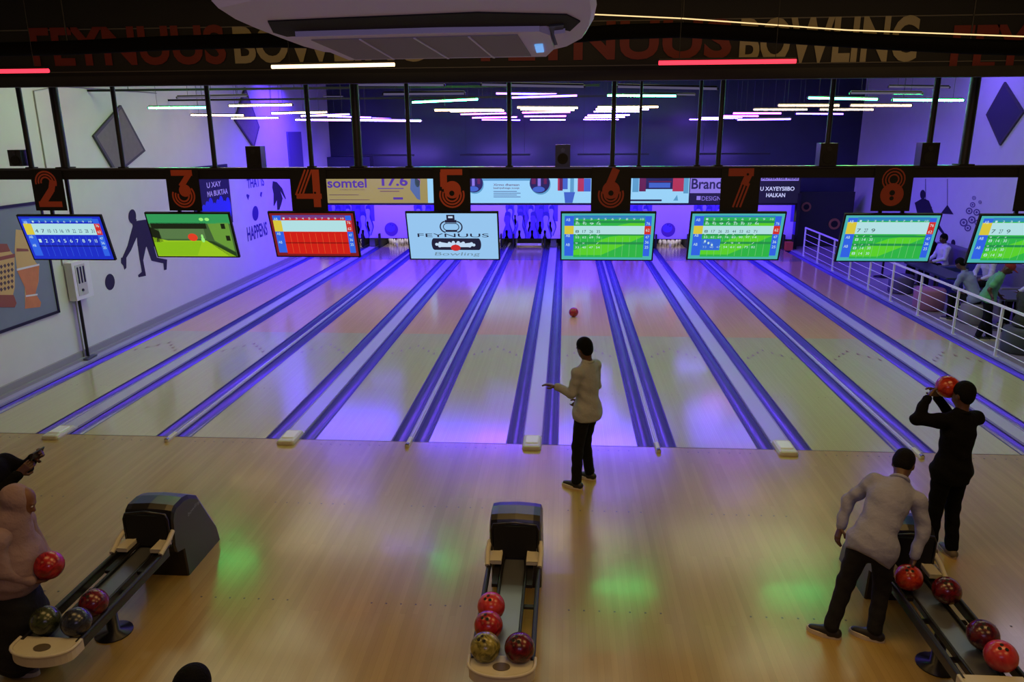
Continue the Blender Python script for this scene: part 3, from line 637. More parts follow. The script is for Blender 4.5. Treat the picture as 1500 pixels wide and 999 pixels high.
def replay(c, w, h, v):
    c.rect(0, 0, w, h, S('rp0', (60, 92, 52))); c.up(); c.rect(0, h*.78, w, h, S('rp1', (44, 150, 84))); c.rect(w*.02, h*.66, w*.7, h*.8, S('rp2', (16, 30, 16))); c.rect(w*.1, h*.42, w*.66, h*.66, S('rp3', (84, 118, 70)))
    c.poly([(0, h*.46), (w*.18, h*.38), (w*.66, h*.38), (w*.98, 0), (0, 0)], S('rp4', (150, 196, 30))); c.poly([(w*.66, h*.38), (w*.74, h*.36), (w*.99, h*.1), (w*.99, 0), (w*.9, 0)], S('rp5', (30, 60, 26)))
    c.poly([(w*.72, h*.8), (w*.98, h*.8), (w*.98, h*.12), (w*.76, h*.38)], S('rp6', (100, 150, 56))); c.poly([(0, h*.7), (w*.1, h*.6), (w*.12, h*.36), (0, h*.3)], S('rp2', (16, 30, 16)))
    c.up(); c.poly([(0, h*.34), (w*.6, h*.36), (w*.5, h*.02), (0, h*.02)], S('rp7', (132, 186, 24))); c.rect(w*.88, h*.66, w*.93, h*.78, S('rp2', (16, 30, 16))); c.rect(w*.91, h*.38, w*.96, h*.5, S('rp2', (16, 30, 16)))
    c.up(); c.ell(w*.5, h*.46, w*.06, h*.09, S('rpr', (220, 60, 36))); c.ell(w*.62, h*.4, w*.022, h*.06, S('rpw', (150, 236, 120))); c.ell(w*.62, h*.48, w*.014, h*.05, S('rpw', (150, 236, 120)))
    c.ell(w*.66, h*.88, .03, .022, S('rpw', (150, 236, 120))); c.ell(w*.73, h*.88, .03, .022, S('rpw', (150, 236, 120)))
MN = [(2, -6.75, -5.60, 'blue', 'showing a blue score table', 0), (3, -5.01, -3.885, 'replay', 'showing a red ball rolling on a yellow-green lane', 0), (4, -3.38, -2.255, 'red', 'showing a red score table', 0),
      (5, -1.605, -.425, 'logo', 'showing the FEYNUUS Bowling logo on pale blue', 0), (6, .35, 1.53, 'mid', 'showing green score rows, right of the logo screen', 0), (7, 1.95, 3.10, 'mid2', 'showing green score rows with a small blue inset', 0),
      (8, 3.79, 4.93, 'top', 'showing three played frames under a pale top row, beneath sign 8', 0), (9, 5.37, 6.53, 'top', 'showing green score rows, cut off at the right edge', 0)]
for (n, x0, x1, kind, desc, _) in MN:
    x0, x1 = .4055+(x0-.4055)*.9868, .4055+(x1-.4055)*.9868; xc = (x0+x1)/2; w = x1-x0; h = w*.565; mz = 3.125+{2: -.045, 3: -.012, 8: -.02, 9: -.025}.get(n, 0); al = math.radians(17)
    root = empty('score_monitor', (xc, 0.0, 3.12), 'thin hanging monitor '+desc, 'monitor', 'score monitors under the beam')
    rotM = Matrix.Translation((xc, -.125, mz))@Matrix.Rotation(al, 4, 'X')
    c = MB(); c.box((0, .02, -h/2), (w, .035, h), blackm, rotM); c.box((0, .05, -h/2), (w*.5, .05, h*.5), blackp, rotM); c.build('housing', root)
    c = MB()
    for s in (-1, 1): c.bx(xc+s*.13-.02, xc+s*.13+.02, -.05, -.02, 3.0, 3.53, black)
    c.build('bracket', root)
    u = rotM.to_3x3()@Vector((0, 0, 1)); o0 = rotM@Vector((-w/2+.018, .0, -h+.018)); cv = Canvas(o0, (1, 0, 0), u, .0008)
    dict(blue=score, red=score, mid=score, mid2=score, top=score, logo=logo, replay=replay)[kind](cv, w-.036, h-.036, kind); cv.mb.build('screen', root)
# loudspeakers and small fittings on the beam
for i, (px, s, lab) in enumerate(((-6.55, .17, 'above the sign numbered 2'), (-3.45, .19, 'left of the sign numbered 4'), (.37, .18, 'between the signs numbered 5 and 6'), (3.49, .2, 'left of the sign numbered 8'), (4.64, .2, 'right of the sign numbered 8'))):
    root = empty('loudspeaker', (px, .0, 3.665), 'small black loudspeaker standing on the beam '+lab, 'loudspeaker', 'loudspeakers on the beam')
    c = MB(); c.box((px, -.02, 3.665+.13 if i < 4 else 3.665+.13), (s, .16, .26 if i else .2), blackp, ); c.build('cabinet', root)
    c = MB(); c.tube([(px, -.1, 3.76), (px, -.108, 3.76)], s*.36, blackm, 18); c.build('cone', root)
    c = MB(); c.tube([(px, -.1, 3.86), (px, -.106, 3.86)], s*.14, mat('tweeter', (40, 40, 46), .3), 12); c.build('tweeter', root)
# ------------------------------------------------------------------ bulkhead with the big lettering
YB1 = -.62
bulk = mat('bulkhead_panel', (20, 20, 19), .7, noise=.3, nscale=4)
zb = 4.62
c = MB(); c.bx(XL, XR, YB1, YB1+.22, zb, ZC, bulk); c.bx(XL, XR, YB1-.05, YB1, zb-.01, zb+.10, mat('bulkhead_ledge', (34, 34, 30), .6, noise=.25, nscale=9)); c.bx(XL, XR, YB1-.012, YB1, zb+.145, zb+.155, mat('thin_rail', (90, 88, 84), .5))
c.bx(XL, XR, YB1-.012, YB1, 5.22, 5.232, mat('thin_rail', (90, 88, 84), .5))
o = struct('wall_bulkhead', c)
LR = mat('letters_red', (112, 30, 22), .6); LC = mat('letters_cream', (160, 152, 122), .6); YT = YB1-.015
def word(t, u0, u1, v0, v1, m, label):
    a = at(u0, (v0+v1)/2, Y=YT); b = at(u1, (v0+v1)/2, Y=YT); z1 = at((u0+u1)/2, v0, Y=YT).z; z0 = at((u0+u1)/2, v1, Y=YT).z
    cv = Canvas((a.x, YT, z0), (1, 0, 0), (0, 0, 1)); cv.text(t, 0, 0, b.x-a.x, z1-z0, m, .03)
    V = cv.mb.v; n = len(V); F = cv.mb.f; c = MB(); c.add(V, F, m)
    tag(c.build('wall_lettering'), label, 'lettering', 'large words on the bulkhead')
word('FEYNUUS', 45, 330, 38, 96, LR, 'red word FEYNUUS painted at the left of the bulkhead'); word('BOWLING', 342, 622, 36, 92, LC, 'cream word BOWLING on the bulkhead behind the air conditioner')
word('FEYNUUS', 704, 1072, 30, 88, LR, 'red word FEYNUUS on the bulkhead right of the air conditioner'); word('BOWLING', 1084, 1345, 24, 92, LC, 'cream word BOWLING at the right of the bulkhead'); word('FEYNUUS', 1394, 1700, 34, 104, LR, 'red word at the far right edge of the bulkhead, cut off by the frame')
# black duct in front of the lettering and the LED strip on it
pts = [at(u, v, Y=-1.5) for u, v in ((-60, 74), (100, 70), (250, 63), (400, 59), (560, 62), (760, 58), (900, 47), (1000, 44), (1140, 52), (1300, 62), (1420, 68), (1560, 72))]
c = MB(); c.tube(pts, .07, mat('duct_black', (3, 3, 4), .9, spec=.1), 12); tag(c.build('air_duct'), 'black flexible duct running in front of the bulkhead lettering', 'duct')
for q in (1, 4, 7, 10):
    p = pts[q]; c = MB(); c.tube([(p.x, p.y, p.z+.05), (p.x, p.y, ZC)], .008, black, 6); tag(c.build('duct_hanger'), 'thin black rod holding the duct, %s from the left' % ordn[(1, 4, 7, 10).index(q)], 'hanger', 'duct hangers')
c = MB(); c.tube([at(868, 21, Y=-1.62), at(1000, 27, Y=-1.62), at(1240, 44, Y=-1.62), at(1500, 53.5, Y=-1.62), at(1580, 54, Y=-1.62)], .0055, glow('warm_strip', (255, 214, 150), 1.3), 6); tag(c.build('led_strip'), 'long thin warm LED strip sagging across the top right', 'LED strip')
# ------------------------------------------------------------------ linear LED tubes
TC = {'w': ('warm white', (255, 214, 160), 22), 'c': ('bluish white', (120, 84, 255), 75), 'g': ('green', (40, 235, 110), 165), 'r': ('red', (255, 50, 70), 9), 'p': ('purple', (96, 60, 255), 34), 'k': ('pink-violet', (190, 70, 255), 36), 'd': ('dim unlit', (120, 112, 150), .45)}
Tm = {}
for k, (n, c_, s) in TC.items(): Tm[k] = glow('tube_'+k, c_, s)
tubes = [('g', 218, 158, 302, 157.5), ('w', 336, 155, 428, 153.5), ('w', 280, 168.5, 357, 169), ('w', 339, 173.5, 408, 172.5), ('w', 398, 166, 479, 164.5), ('c', 441, 170, 512, 167.5), ('c', 433, 175.5, 514, 176), ('d', 260, 143, 362, 141), ('d', 200, 144, 228, 144),
 ('d', 521, 124, 650, 124.5), ('d', 562, 138, 680, 137), ('g', 604, 150, 700, 145.5), ('w', 637, 161.5, 735, 161), ('w', 660, 163, 738, 162), ('k', 675, 167.5, 741, 166), ('k', 692, 172.5, 757, 171.5), ('p', 480, 170.5, 544, 172), ('p', 522, 172, 574, 174), ('c', 522, 176, 617, 177), ('p', 706, 175.5, 762, 176),
 ('d', 706, 124, 855, 127), ('p', 727, 137, 815, 138), ('p', 750, 143, 845, 140), ('w', 758, 157.5, 846, 158), ('w', 763, 160.5, 841, 161), ('k', 765, 165, 835, 164), ('k', 768, 170.5, 829, 170), ('c', 777, 175.5, 828, 175.5),
 ('d', 905, 127, 1050, 130), ('g', 890, 140, 990, 140.5), ('d', 940, 137.5, 1018, 139), ('w', 876, 157, 964, 156.5), ('c', 873, 160, 950, 160), ('c', 870, 163.5, 937, 163.5), ('c', 861, 169, 922, 168.5), ('c', 857, 172, 915, 171.5), ('c', 855, 175, 906, 175),
 ('g', 1184, 143.5, 1285, 145.5), ('d', 1246, 136.5, 1350, 137), ('w', 1140, 154.5, 1229, 154.5), ('w', 1246, 154.5, 1335, 154.5), ('w', 1104, 160.5, 1182, 160.5), ('w', 1201, 160.5, 1279, 160.5), ('k', 1074, 166, 1144, 166), ('p', 1166, 166.5, 1235, 167), ('k', 1055, 170, 1111, 170), ('c', 1010, 175, 1058, 175), ('c', 1028, 172.5, 1087, 173), ('p', 1080, 175.5, 1158, 174.5),
 ('g', 1308, 146.5, 1411, 147), ('d', 1302, 127, 1390, 128)]
rows = {}
for t in tubes:
    u = (t[1]+t[3])/2; v = (t[2]+t[4])/2
    Yd = min(max(1106*1.2/(t[3]-t[1])-9.5, 1.2), 19.2); 
    Yd = 4.1 if t[1] == 218 else Yd
    row = 'nearest' if v < 134 else 'second' if v < 152 else 'middle' if v < 163 else 'fourth' if v < 170.8 else 'farthest'
    rows.setdefault((t[0], row), []).append((u, t, Yd))
for (k, row), L in rows.items():
    L.sort(key=lambda a: a[0])
    for i, (u, t, Yd) in enumerate(L):
        a = at(t[1], t[2], Y=Yd); b = at(t[3], t[4], Y=Yd)
        if a.x < XL+.1: sh = XL+.12-a.x; a.x += sh; b.x += sh
        rank = 'alone of its colour in the %s row' % row if len(L) == 1 else '%s from the left in the %s row' % (ordn[i], row)
        root = empty('led_tube_light', (a+b)/2, '%s overhead LED tube, %s' % (TC[k][0], rank), 'tube light', 'LED tubes hung over the lanes')
        c = MB(); c.tube([a, b], .0145, Tm[k], 8); c.build('tube', root)
        c = MB(); c.tube([a+Vector((0, 0, .026)), b+Vector((0, 0, .026))], .012, black, 6)
        c.tube([a-Vector((.02, 0, 0)), a], .02, black, 8); c.tube([b, b+Vector((.02, 0, 0))], .02, black, 8); c.build('housing', root)
        for f in (.15, .85): c = MB(); p = a.lerp(b, f); c.tube([p+Vector((0, 0, .03)), (p.x, p.y, ZC)], .003, black, 4); c.build('suspension_wire', root)
# long black lighting rails
for i, (Y_, za) in enumerate(((5.0, 4.86), (8.0, 4.80))):
    c = MB(); c.bx(XL, 3.0 if i else 1.0, Y_-.02, Y_+.02, za, za+.04, blackm)
    for q in range(6): xx = XL+.8+q*1.6; c.tube([(xx, Y_, za+.04), (xx, Y_, ZC)], .006, black, 5)
    tag(c.build('lighting_rail'), 'thin black ceiling rail over the left lanes, %s one' % ('nearer', 'farther')[i], 'rail')
# tubes in front of the bulkhead
for (k, u0, v0, u1, v1, lab) in (('r', -60, 105, 71, 103.5, 'red LED tube at the left edge in front of the bulkhead'), ('w', 398, 98, 578, 94.5, 'warm white LED tube under the air conditioner'), ('r', 965, 92, 1166, 89.5, 'pinkish red LED tube under the right FEYNUUS word')):
    a = at(u0, v0, Y=-2.1); b = at(u1, v1, Y=-2.1)
    root = empty('led_tube_light', (a+b)/2, lab, 'tube light')
    c = MB(); c.tube([a, b], .017 if k == 'w' else .02, glow('front_'+k, TC[k][1], 3.2 if k == 'w' else 2.2), 8); c.build('tube', root)
    c = MB(); c.tube([a+Vector((0, 0, .026)), b+Vector((0, 0, .026))], .012, black, 6); c.build('housing', root)
    for f in (.15, .85): c = MB(); p = a.lerp(b, f); c.tube([p+Vector((0, 0, .03)), (p.x, p.y, ZC)], .003, black, 4); c.build('suspension_wire', root)
# ------------------------------------------------------------------ air conditioner
acm = mat('ac_white', (206, 206, 238), .45); acg = mat('ac_grille', (132, 130, 150), .6)
root = empty('air_conditioner', (0, -5.7, 4.5), 'large white ceiling air conditioner hanging in the top foreground', 'air conditioner')
def acz(y): return 4.60+(y+6.05)*(-.12/.7)
near = [at(320, 12, Y=-6.05), at(868, 12, Y=-6.05)]
ol = [(320, 12), (345, 28), (372, 40), (410, 55), (445, 68), (475, 76), (520, 80), (620, 82), (720, 79), (800, 75), (830, 68), (852, 56), (862, 38), (866, 18), (862, -12), (850, -30), (600, -30), (400, -6)]
def acp(u, v, dz=0):
    d = Fv+Rv*((u-750)/FPX)+Uv*((499.5-v)/FPX); k = -.12/.7; t = (4.60+(CY+6.05)*k-H)/(d.z-k*d.y); p = CAM+d*t; p.z += dz; return p
def slab(poly, z0, z1, m, mb, sh=1.0):
    P = [acp(*q) for q in poly]; cx = sum(p.x for p in P)/len(P); cy = sum(p.y for p in P)/len(P); n = len(P)
    lo = [Vector((p.x, p.y, p.z+z0)) for p in P]; hi = [Vector((cx+(p.x-cx)*sh, cy+(p.y-cy)*sh, p.z+z1)) for p in P]
    mb.add(lo+hi, [tuple(range(n)), tuple(range(2*n-1, n-1, -1))]+[(i, n+i, n+(i+1) % n, (i+1) % n) for i in range(n)], m)
c = MB(); slab(ol, 0, .03, acm, c, 1.03); slab(ol, .03, .24, acm, c, 1.0); c.build('casing', root)
c = MB(); slab([(392, 30), (400, 46), (420, 52), (800, 36), (835, 44), (850, 30), (830, 20), (700, 17), (480, 26)], -.006, .01, blackm, c); c.build('air_outlet', root)
c = MB(); slab([(432, 44), (470, 62), (510, 79), (800, 74), (812, 62), (806, 42), (790, 36), (640, 38)], -.03, .0, acm, c); gb = c.build('intake_panel', root)
c = MB(); slab([(455, 48), (520, 77), (778, 72), (758, 40), (640, 43)], -.034, -.028, acg, c)
for (u0, v0, u1, v1) in ((525, 46, 575, 76), (605, 44, 655, 75), (685, 42, 722, 74)): slab([(u0, v0), (u1, v1), (u1+3, v1), (u0+3, v0)], -.038, -.033, acm, c)
c.build('grille', gb, )
c = MB(); slab([(783, 55), (786, 66), (797, 65), (795, 54)], -.037, -.03, glow('ac_display', (110, 170, 235), .9), c); c.build('display', gb)
c = MB(); slab([(804, 34), (812, 62), (822, 60), (826, 32)], -.014, -.004, mat('ac_dark', (30, 28, 32), .5), c); slab([(812, 40), (817, 56), (826, 54), (828, 38)], -.03, -.01, acm, c); c.build('louvre_arm', root)
c = MB()
for (u, v) in ((400, 8), (840, 5), (520, 70), (790, 60)): p = acp(u, v); c.tube([(p.x, p.y, p.z+.2), (p.x, p.y, ZC)], .008, black, 6)
c.build('hanging_rod', root)
# ================================================================== THINGS ON THE LEFT WALL
def wallcv(side, y0, z0):      # a canvas on the side walls: x runs along the wall as the viewer reads it
    return Canvas((XL+.002, y0, z0), (0, 1, 0), (0, 0, 1), .0015) if side == 'L' else Canvas((XR-.002, y0, z0), (0, -1, 0), (0, 0, 1), .0015)
ink = mat('mural_ink', (34, 28, 52), .7); ink2 = mat('mural_violet_ink', (58, 42, 140), .7)
def LP(pts, side='L'):
    out = []
    for u, v in pts: p = at(u, v, X=XL if side == 'L' else XR); out.append((p.y if side == 'L' else -p.y, p.z))
    return out
def mural(side, polys, ells, name, label, m=ink, extra=None):
    P0 = LP([polys[0][0]] if polys else [(ells[0][0], ells[0][1])] if ells else [(1425, 310)], side)[0]
    root = empty(name, (XL if side == 'L' else XR, P0[0]*(1 if side == 'L' else -1), P0[1]), label, 'mural', 'painted pictures on the side walls')
    if polys:
        cv = wallcv(side, 0, 0)
        for i, P in enumerate(polys): cv.L = 1+i*.3; cv.mb.add([cv.P(*q) for q in LP(P, side)], [tuple(range(len(P)))], m)
        for (u, v, ru, rv) in ells[:1] if len(ells) > 1 else []:
            P = [(u+ru*math.cos(2*PI*i/20), v-rv*math.sin(2*PI*i/20)) for i in range(20)]; cv.L += .3; cv.mb.add([cv.P(*q) for q in LP(P, side)], [tuple(range(20))], m)
        cv.mb.build('painted_figure', root)
    for (u, v, ru, rv) in ells[1:] if len(ells) > 1 else ells:
        cv = wallcv(side, 0, 0); cv.L = 1; P = [(u+ru*math.cos(2*PI*i/20), v-rv*math.sin(2*PI*i/20)) for i in range(20)]; cv.mb.add([cv.P(*q) for q in LP(P, side)], [tuple(range(20))], m); cv.mb.build('painted_ball', root)
    if extra: cv = wallcv(side, 0, 0); cv.L = 1; extra(cv); cv.mb.build('painted_detail', root)
    return root
K = lambda pts, s=3.7, ox=0, oy=230: [(ox+a/s, oy+b/s) for a, b in pts]
mural('L', [K([(715, 360), (745, 345), (800, 338), (820, 400), (850, 470), (830, 490), (745, 482), (742, 440), (726, 400)]), K([(722, 362), (748, 420), (738, 440), (710, 505), (678, 556), (660, 550), (690, 480), (706, 420)]),
            K([(655, 545), (684, 548), (684, 600), (674, 612), (668, 590), (655, 574)]), K([(745, 475), (792, 480), (775, 560), (788, 628), (790, 644), (750, 652), (747, 640), (768, 622), (756, 555)]),
            K([(792, 480), (832, 480), (850, 545), (905, 556), (902, 610), (888, 614), (884, 576), (820, 562)]), K([(712, 340), (738, 335), (742, 365), (718, 368)])],
      [(193.5, 317, 5.6, 10.5), (160.8, 413, 7.2, 12)], 'bowler_mural', 'dark painted bowler crouching to roll a ball, left wall between screens 2 and 3')
def txt_l(cv):
    def T(t, u0, v0, u1, v1, m):
        a = at(u0, v0, X=XL); b = at(u1, v1, X=XL); cv.L = 2; cv.text(t, a.y, b.z, b.y, a.z, m, .02)
    T('THAT IS', 361, 262, 387, 272, ink2); T('HAPPENS', 361, 333, 392, 344, ink2)
mural('L', [K([(745, 190), (790, 200), (850, 270), (890, 380), (885, 392), (830, 300), (855, 380), (840, 440), (818, 505), (795, 505), (790, 400), (762, 462), (755, 460), (755, 330), (740, 260)], 7.5, 300, 240)],
      [], 'jumping_figure_mural', 'small dark painted figure near the far end of the left wall', ink)
mural('L', [K([(460, 330), (490, 345), (475, 400), (455, 350)], 7.5, 300, 240), K([(610, 310), (630, 310), (620, 370), (605, 350)], 7.5, 300, 240)],
      [(374, 312.5, 4.6, 11)], 'slogan_mural', 'violet wall slogan ending in HAPPENS around a painted ball', ink2, txt_l)
# framed print with two drums
y0, y1, z0, z1 = .55, 3.16, 1.0, 2.98
root = empty('framed_print', (XL, (y0+y1)/2, z0), 'large framed picture of two drums on a grey ground, left wall', 'picture')
c = MB(); c.bx(XL+.0, XL+.03, y0, y1, z0, z0+.045, black); c.bx(XL, XL+.03, y0, y1, z1-.045, z1, black); c.bx(XL, XL+.03, y0, y0+.045, z0, z1, black); c.bx(XL, XL+.03, y1-.045, y1, z0, z1, black); c.build('frame', root)
c = MB(); c.bx(XL, XL+.012, y0+.04, y1-.04, z0+.04, z1-.04, mat('print_grey', (124, 132, 150), .6, noise=.12, nscale=2)); pr = c.build('print', root)
cv = Canvas((XL+.014, y0, z0), (0, 1, 0), (0, 0, 1), .001); W2 = lambda u, v: (at(u, v, X=XL).y-y0, at(u, v, X=XL).z-z0)
o1, o2, o3, o4 = mat('drum_tan', (214, 176, 112), .6), mat('drum_orange', (206, 126, 78), .6, noise=.2, nscale=6), mat('drum_brown', (150, 82, 62), .6), mat('drum_pattern', (92, 70, 70), .6)
G2 = lambda P, m: cv.poly([W2(a/4.54, 280+b/4.54) for a, b in P], m)
G2([(100, 255), (160, 262), (230, 470), (255, 500), (252, 600), (228, 690), (262, 740), (262, 765), (162, 782), (160, 640), (108, 525), (92, 390)], o1); cv.up()
G2([(108, 530), (256, 492), (250, 600), (228, 690), (170, 700), (160, 640)], o2); G2([(165, 705), (240, 695), (268, 740), (262, 770), (160, 782)], o2); cv.up()
G2([(104, 380), (180, 384), (186, 400), (104, 402)], o3); G2([(104, 516), (256, 482), (256, 494), (106, 530)], whitem); G2([(166, 692), (244, 682), (244, 692), (166, 704)], whitem); cv.up()
G2([(-90, 350), (40, 350), (64, 400), (90, 430), (92, 640), (80, 690), (100, 740), (92, 770), (-90, 770)], o1); cv.up(); G2([(-90, 350), (40, 350), (62, 400), (-90, 420)], o3); G2([(-90, 690), (84, 690), (104, 745), (92, 772), (-90, 772)], o3); G2([(-90, 455), (92, 415), (92, 440), (-90, 480)], o3)
cv.up()
for i in range(5):
    for j in range(4): G2([(-10+j*24, 500+i*38-j*6), (2+j*24, 488+i*38-j*6), (12+j*24, 502+i*38-j*6), (2+j*24, 518+i*38-j*6)], o4)
cv.mb.build('drums', pr)
# slotted box on a stand
root = empty('wall_heater', (XL+.12, 3.75, 0), 'white slotted box on a thin dark pole beside the left wall', 'heater')
c = MB(); ya, yb, za, zb2 = 3.46, 3.98, 1.14, 1.84
c.bx(XL+.03, XL+.17, ya, yb, za, zb2, whitem); c.bx(XL+.17, XL+.178, ya+.08, yb-.16, za+.08, zb2-.06, mat('heater_face', (192, 190, 190), .5)); c.build('body', root)
c = MB(); [c.bx(XL+.178, XL+.186, ya+.12+i*.075, ya+.15+i*.075, za+.3, zb2-.1, black) for i in range(3)]; c.build('slot', root) if False else None
for i in range(3):
    c = MB(); c.bx(XL+.178, XL+.186, ya+.12+i*.085, ya+.155+i*.085, za+.3, zb2-.1, black); c.build('slot', root)
c = MB(); c.tube([(XL+.178, ya+.2, za+.17), (XL+.195, ya+.2, za+.17)], .026, black, 12); c.build('knob', root)
c = MB(); c.tube([(XL+.1, 3.62, 0.02), (XL+.1, 3.62, za)], .028, black, 10); c.tube([(XL+.07, 3.56, 0.02), (XL+.07, 3.56, za)], .014, mat('conduit_grey', (140, 140, 140), .4), 8); c.bx(XL+.03, XL+.2, 3.45, 3.75, 0.018, .045, steel); c.build('pole', root)
# dark poster on the wall and rhombus acoustic panels
root = empty('wall_poster', (XL, 9.9, 1.9), 'dark blue poster with white words on the left wall beside sign 3', 'poster')
c = MB(); c.bx(XL, XL+.02, 8.6, 10.7, 1.75, 3.3, mat('poster_navy', (34, 30, 70), .6)); c.build('board', root)
cv = Canvas((XL+.021, 8.6, 1.75), (0, 1, 0), (0, 0, 1)); cv.text('U XAY', .78, 1.0, 1.6, 1.14, whitem, .02); cv.text('MA BUKTAA', .76, .78, 1.95, .92, whitem, .02)
for i in range(9): cv.ell(.5+i*.2, .32+.07*(i % 3), .16, .3, mat('poster_blue', (56, 66, 230), .6)) if i < 8 else None; cv.L += .2
cv.mb.build('print', root)
def rhomb(side, pts, label, m):
    P = LP(pts, side); cv = wallcv(side, 0, 0); n = 4; c = MB()
    A = [cv.P(*p) for p in P]; cx = sum(A, Vector())/4; nn = cv.n; B = [p+nn*.05 for p in A]; Ci = [cx+(p-cx)*.9+nn*.05 for p in A]; D = [cx+(p-cx)*.88+nn*.035 for p in A]
    c.add(A+B, [(3, 2, 1, 0)]+[(i, (i+1) % 4, 4+(i+1) % 4, 4+i) for i in range(4)], mat('rhombus_edge', (70, 66, 74), .6)); c.add(B+Ci, [(i, (i+1) % 4, 4+(i+1) % 4, 4+i) for i in range(4)], mat('rhombus_edge', (70, 66, 74), .6))
    root = c.build('rhombus_panel'); tag(root, label, 'wall panel', 'rhombus panels high on the side walls')
    c = MB(); c.add(Ci, [(0, 1, 2, 3)], m); c.build('fabric_face', root)
rm = mat('rhombus_grey', (122, 112, 118), .9, noise=.15, nscale=10, bump=.2)
rhomb('L', [(134, 199), (168, 256), (210, 221), (174, 154)], 'grey rhombus acoustic panel high on the left wall, the nearer one', rm)
rhomb('L', [(342, 176), (370, 217), (378, 186), (357, 128)], 'grey rhombus acoustic panel high on the left wall, the farther one', rm)
rhomb('R', [(1447, 168), (1467, 213), (1502, 164), (1474, 120)], 'dark rhombus acoustic panel high on the right wall', mat('rhombus_dark', (62, 56, 84), .9))
a = at(419, 193, X=XL); b = at(443, 250, X=XL); c = MB(); c.bx(XL, XL+.06, a.y, b.y, 2.9, a.z, mat('vent_grey', (96, 92, 130), .6)); 
tag(c.build('wall_duct_cover'), 'tall grey-violet wall board near the far left corner above the beam', 'wall board')
# cable running down the left wall
c = MB(); c.tube([(XL+.012, 3.45, 1.8), (XL+.012, 3.45, 4.8), (XL+.012, 4.2, 4.92), (XL+.012, 7.5, 4.95)], .012, mat('conduit_grey', (140, 140, 140), .4), 6); tag(c.build('wall_conduit'), 'thin grey conduit climbing the left wall above the slotted box', 'conduit')
# ================================================================== RIGHT SIDE
mural('R', [[(1340, 297), (1352, 290), (1361, 294), (1368, 312), (1374, 326), (1386, 345), (1389, 350), (1385, 348), (1372, 332), (1362, 318), (1345, 318)], [(1343, 304), (1355, 294), (1366, 304)], [(1378, 313), (1388, 300), (1397, 314)]],
      [(1352, 285, 4, 7), (1396.5, 356, 3.2, 5.2)], 'bowler_mural', 'dark painted bowler releasing a ball on the right wall beside screen 9')
def cords(cv):
    for (u, v0, v1) in ((1356, 262, 297), (1388, 262, 302)):
        cv.L = 1; P = LP([(u-.4, v0), (u+.4, v0), (u+.4, v1), (u-.4, v1)], 'R'); cv.mb.add([cv.P(*q) for q in P], [(3, 2, 1, 0)], ink)
mural('R', [[(1382, 312), (1388.5, 303), (1396, 313)]], [], 'pendant_mural', 'painted hanging lamp shades with thin cords on the right wall', ink, cords)
def rings(cv):
    g = mat('mural_mauve', (96, 84, 130), .7)
    for i, (u, v, r) in enumerate(((1427, 290, 3), (1425, 300, 4), (1420, 309, 5), (1431, 311, 5), (1412, 326, 6), (1424, 322, 5.5), (1418, 334, 5), (1432, 326, 4), (1436, 296, 2.5))):
        cv.L = 1+.3*i
        for rr, mm in ((r, g), (r*.62, wallm), (r*.36, g)):
            cv.L += .5; P = LP([(u+rr*math.cos(2*PI*k/16), v-rr*math.sin(2*PI*k/16)) for k in range(16)], 'R'); cv.mb.add([cv.P(*q) for q in P], [tuple(range(16))], mm)
mural('R', [], [], 'flower_mural', 'painted cluster of ringed flowers on the right wall between screens 8 and 9', ink, rings)
# white railing
root = empty('railing', (8.40, 8.3, 0), 'long white metal railing beside the right-hand lane', 'railing')
py = [16.35, 14.9, 13.5, 12.1, 10.7, 9.28, 7.78, 6.15, 4.55, 3.0, 1.5, .1]
for y in py:
    c = MB(); c.bx(8.38, 8.42, y-.02, y+.02, .006, .93, whitem); c.bx(8.35, 8.45, y-.05, y+.05, .006, .014, whitem); c.build('post', root)
c = MB(); c.bx(8.375, 8.425, .08, 16.37, .93, .965, whitem); c.build('handrail', root)
for q in range(4): c = MB(); c.tube([(8.4, .1, .15+q*.2), (8.4, 16.35, .15+q*.2)], .009, whitem, 6); c.build('rail', root)
# lounge furniture along the right wall
sof = mat('sofa_grey', (104, 96, 124), .85, noise=.12, nscale=12, bump=.1); sofb = mat('sofa_blue', (44, 50, 104), .85, noise=.1, nscale=12)
def sofa(y0, y1, m, label):
    root = empty('sofa', (10.7, (y0+y1)/2, 0), label, 'sofa', 'sofas along the right wall')
    c = MB(); c.rbox((10.65, (y0+y1)/2, .19), (.9, y1-y0, .38), .06, m); c.build('base', root)
    c = MB(); c.rbox((10.6, (y0+y1)/2, .44), (.72, y1-y0-.2, .13), .05, m); c.build('seat_cushion', root)
    c = MB(); c.rbox((10.98, (y0+y1)/2, .65), (.24, y1-y0, .75), .06, m); c.build('backrest', root)
    for (a, b) in ((y0, y0+.14), (y1-.14, y1)): c = MB(); c.rbox((10.62, (a+b)/2, .42), (.84, .14, .42), .04, m); c.build('armrest', root)
sofa(7.9, 9.5, sof, 'grey high-backed sofa behind the man in the green shirt'); sofa(9.6, 10.8, sofb, 'dark blue sofa module right of the white-shirted sitter'); sofa(10.9, 12.6, sof, 'grey sofa where two people sit, below the painted ball'); sofa(5.9, 7.7, sof, 'grey sofa at the right edge behind the dark seated person')
tgm = mat('table_dark_green', (26, 40, 42), .4)
def table(x, y, w, d, label):
    root = empty('lounge_table', (x, y, 0), label, 'table', 'lounge tables')
    c = MB(); c.rbox((x, y, .73), (w, d, .04), .03, tgm); c.build('tabletop', root)
    c = MB(); c.tube([(x, y, .03), (x, y, .71)], .03, black, 10); c.build('column', root); c = MB(); c.lathe([(0, 0), (.22, 0), (.22, .015), (.04, .04), (0, .04)], black, (x, y, 0), 18); c.build('base', root)
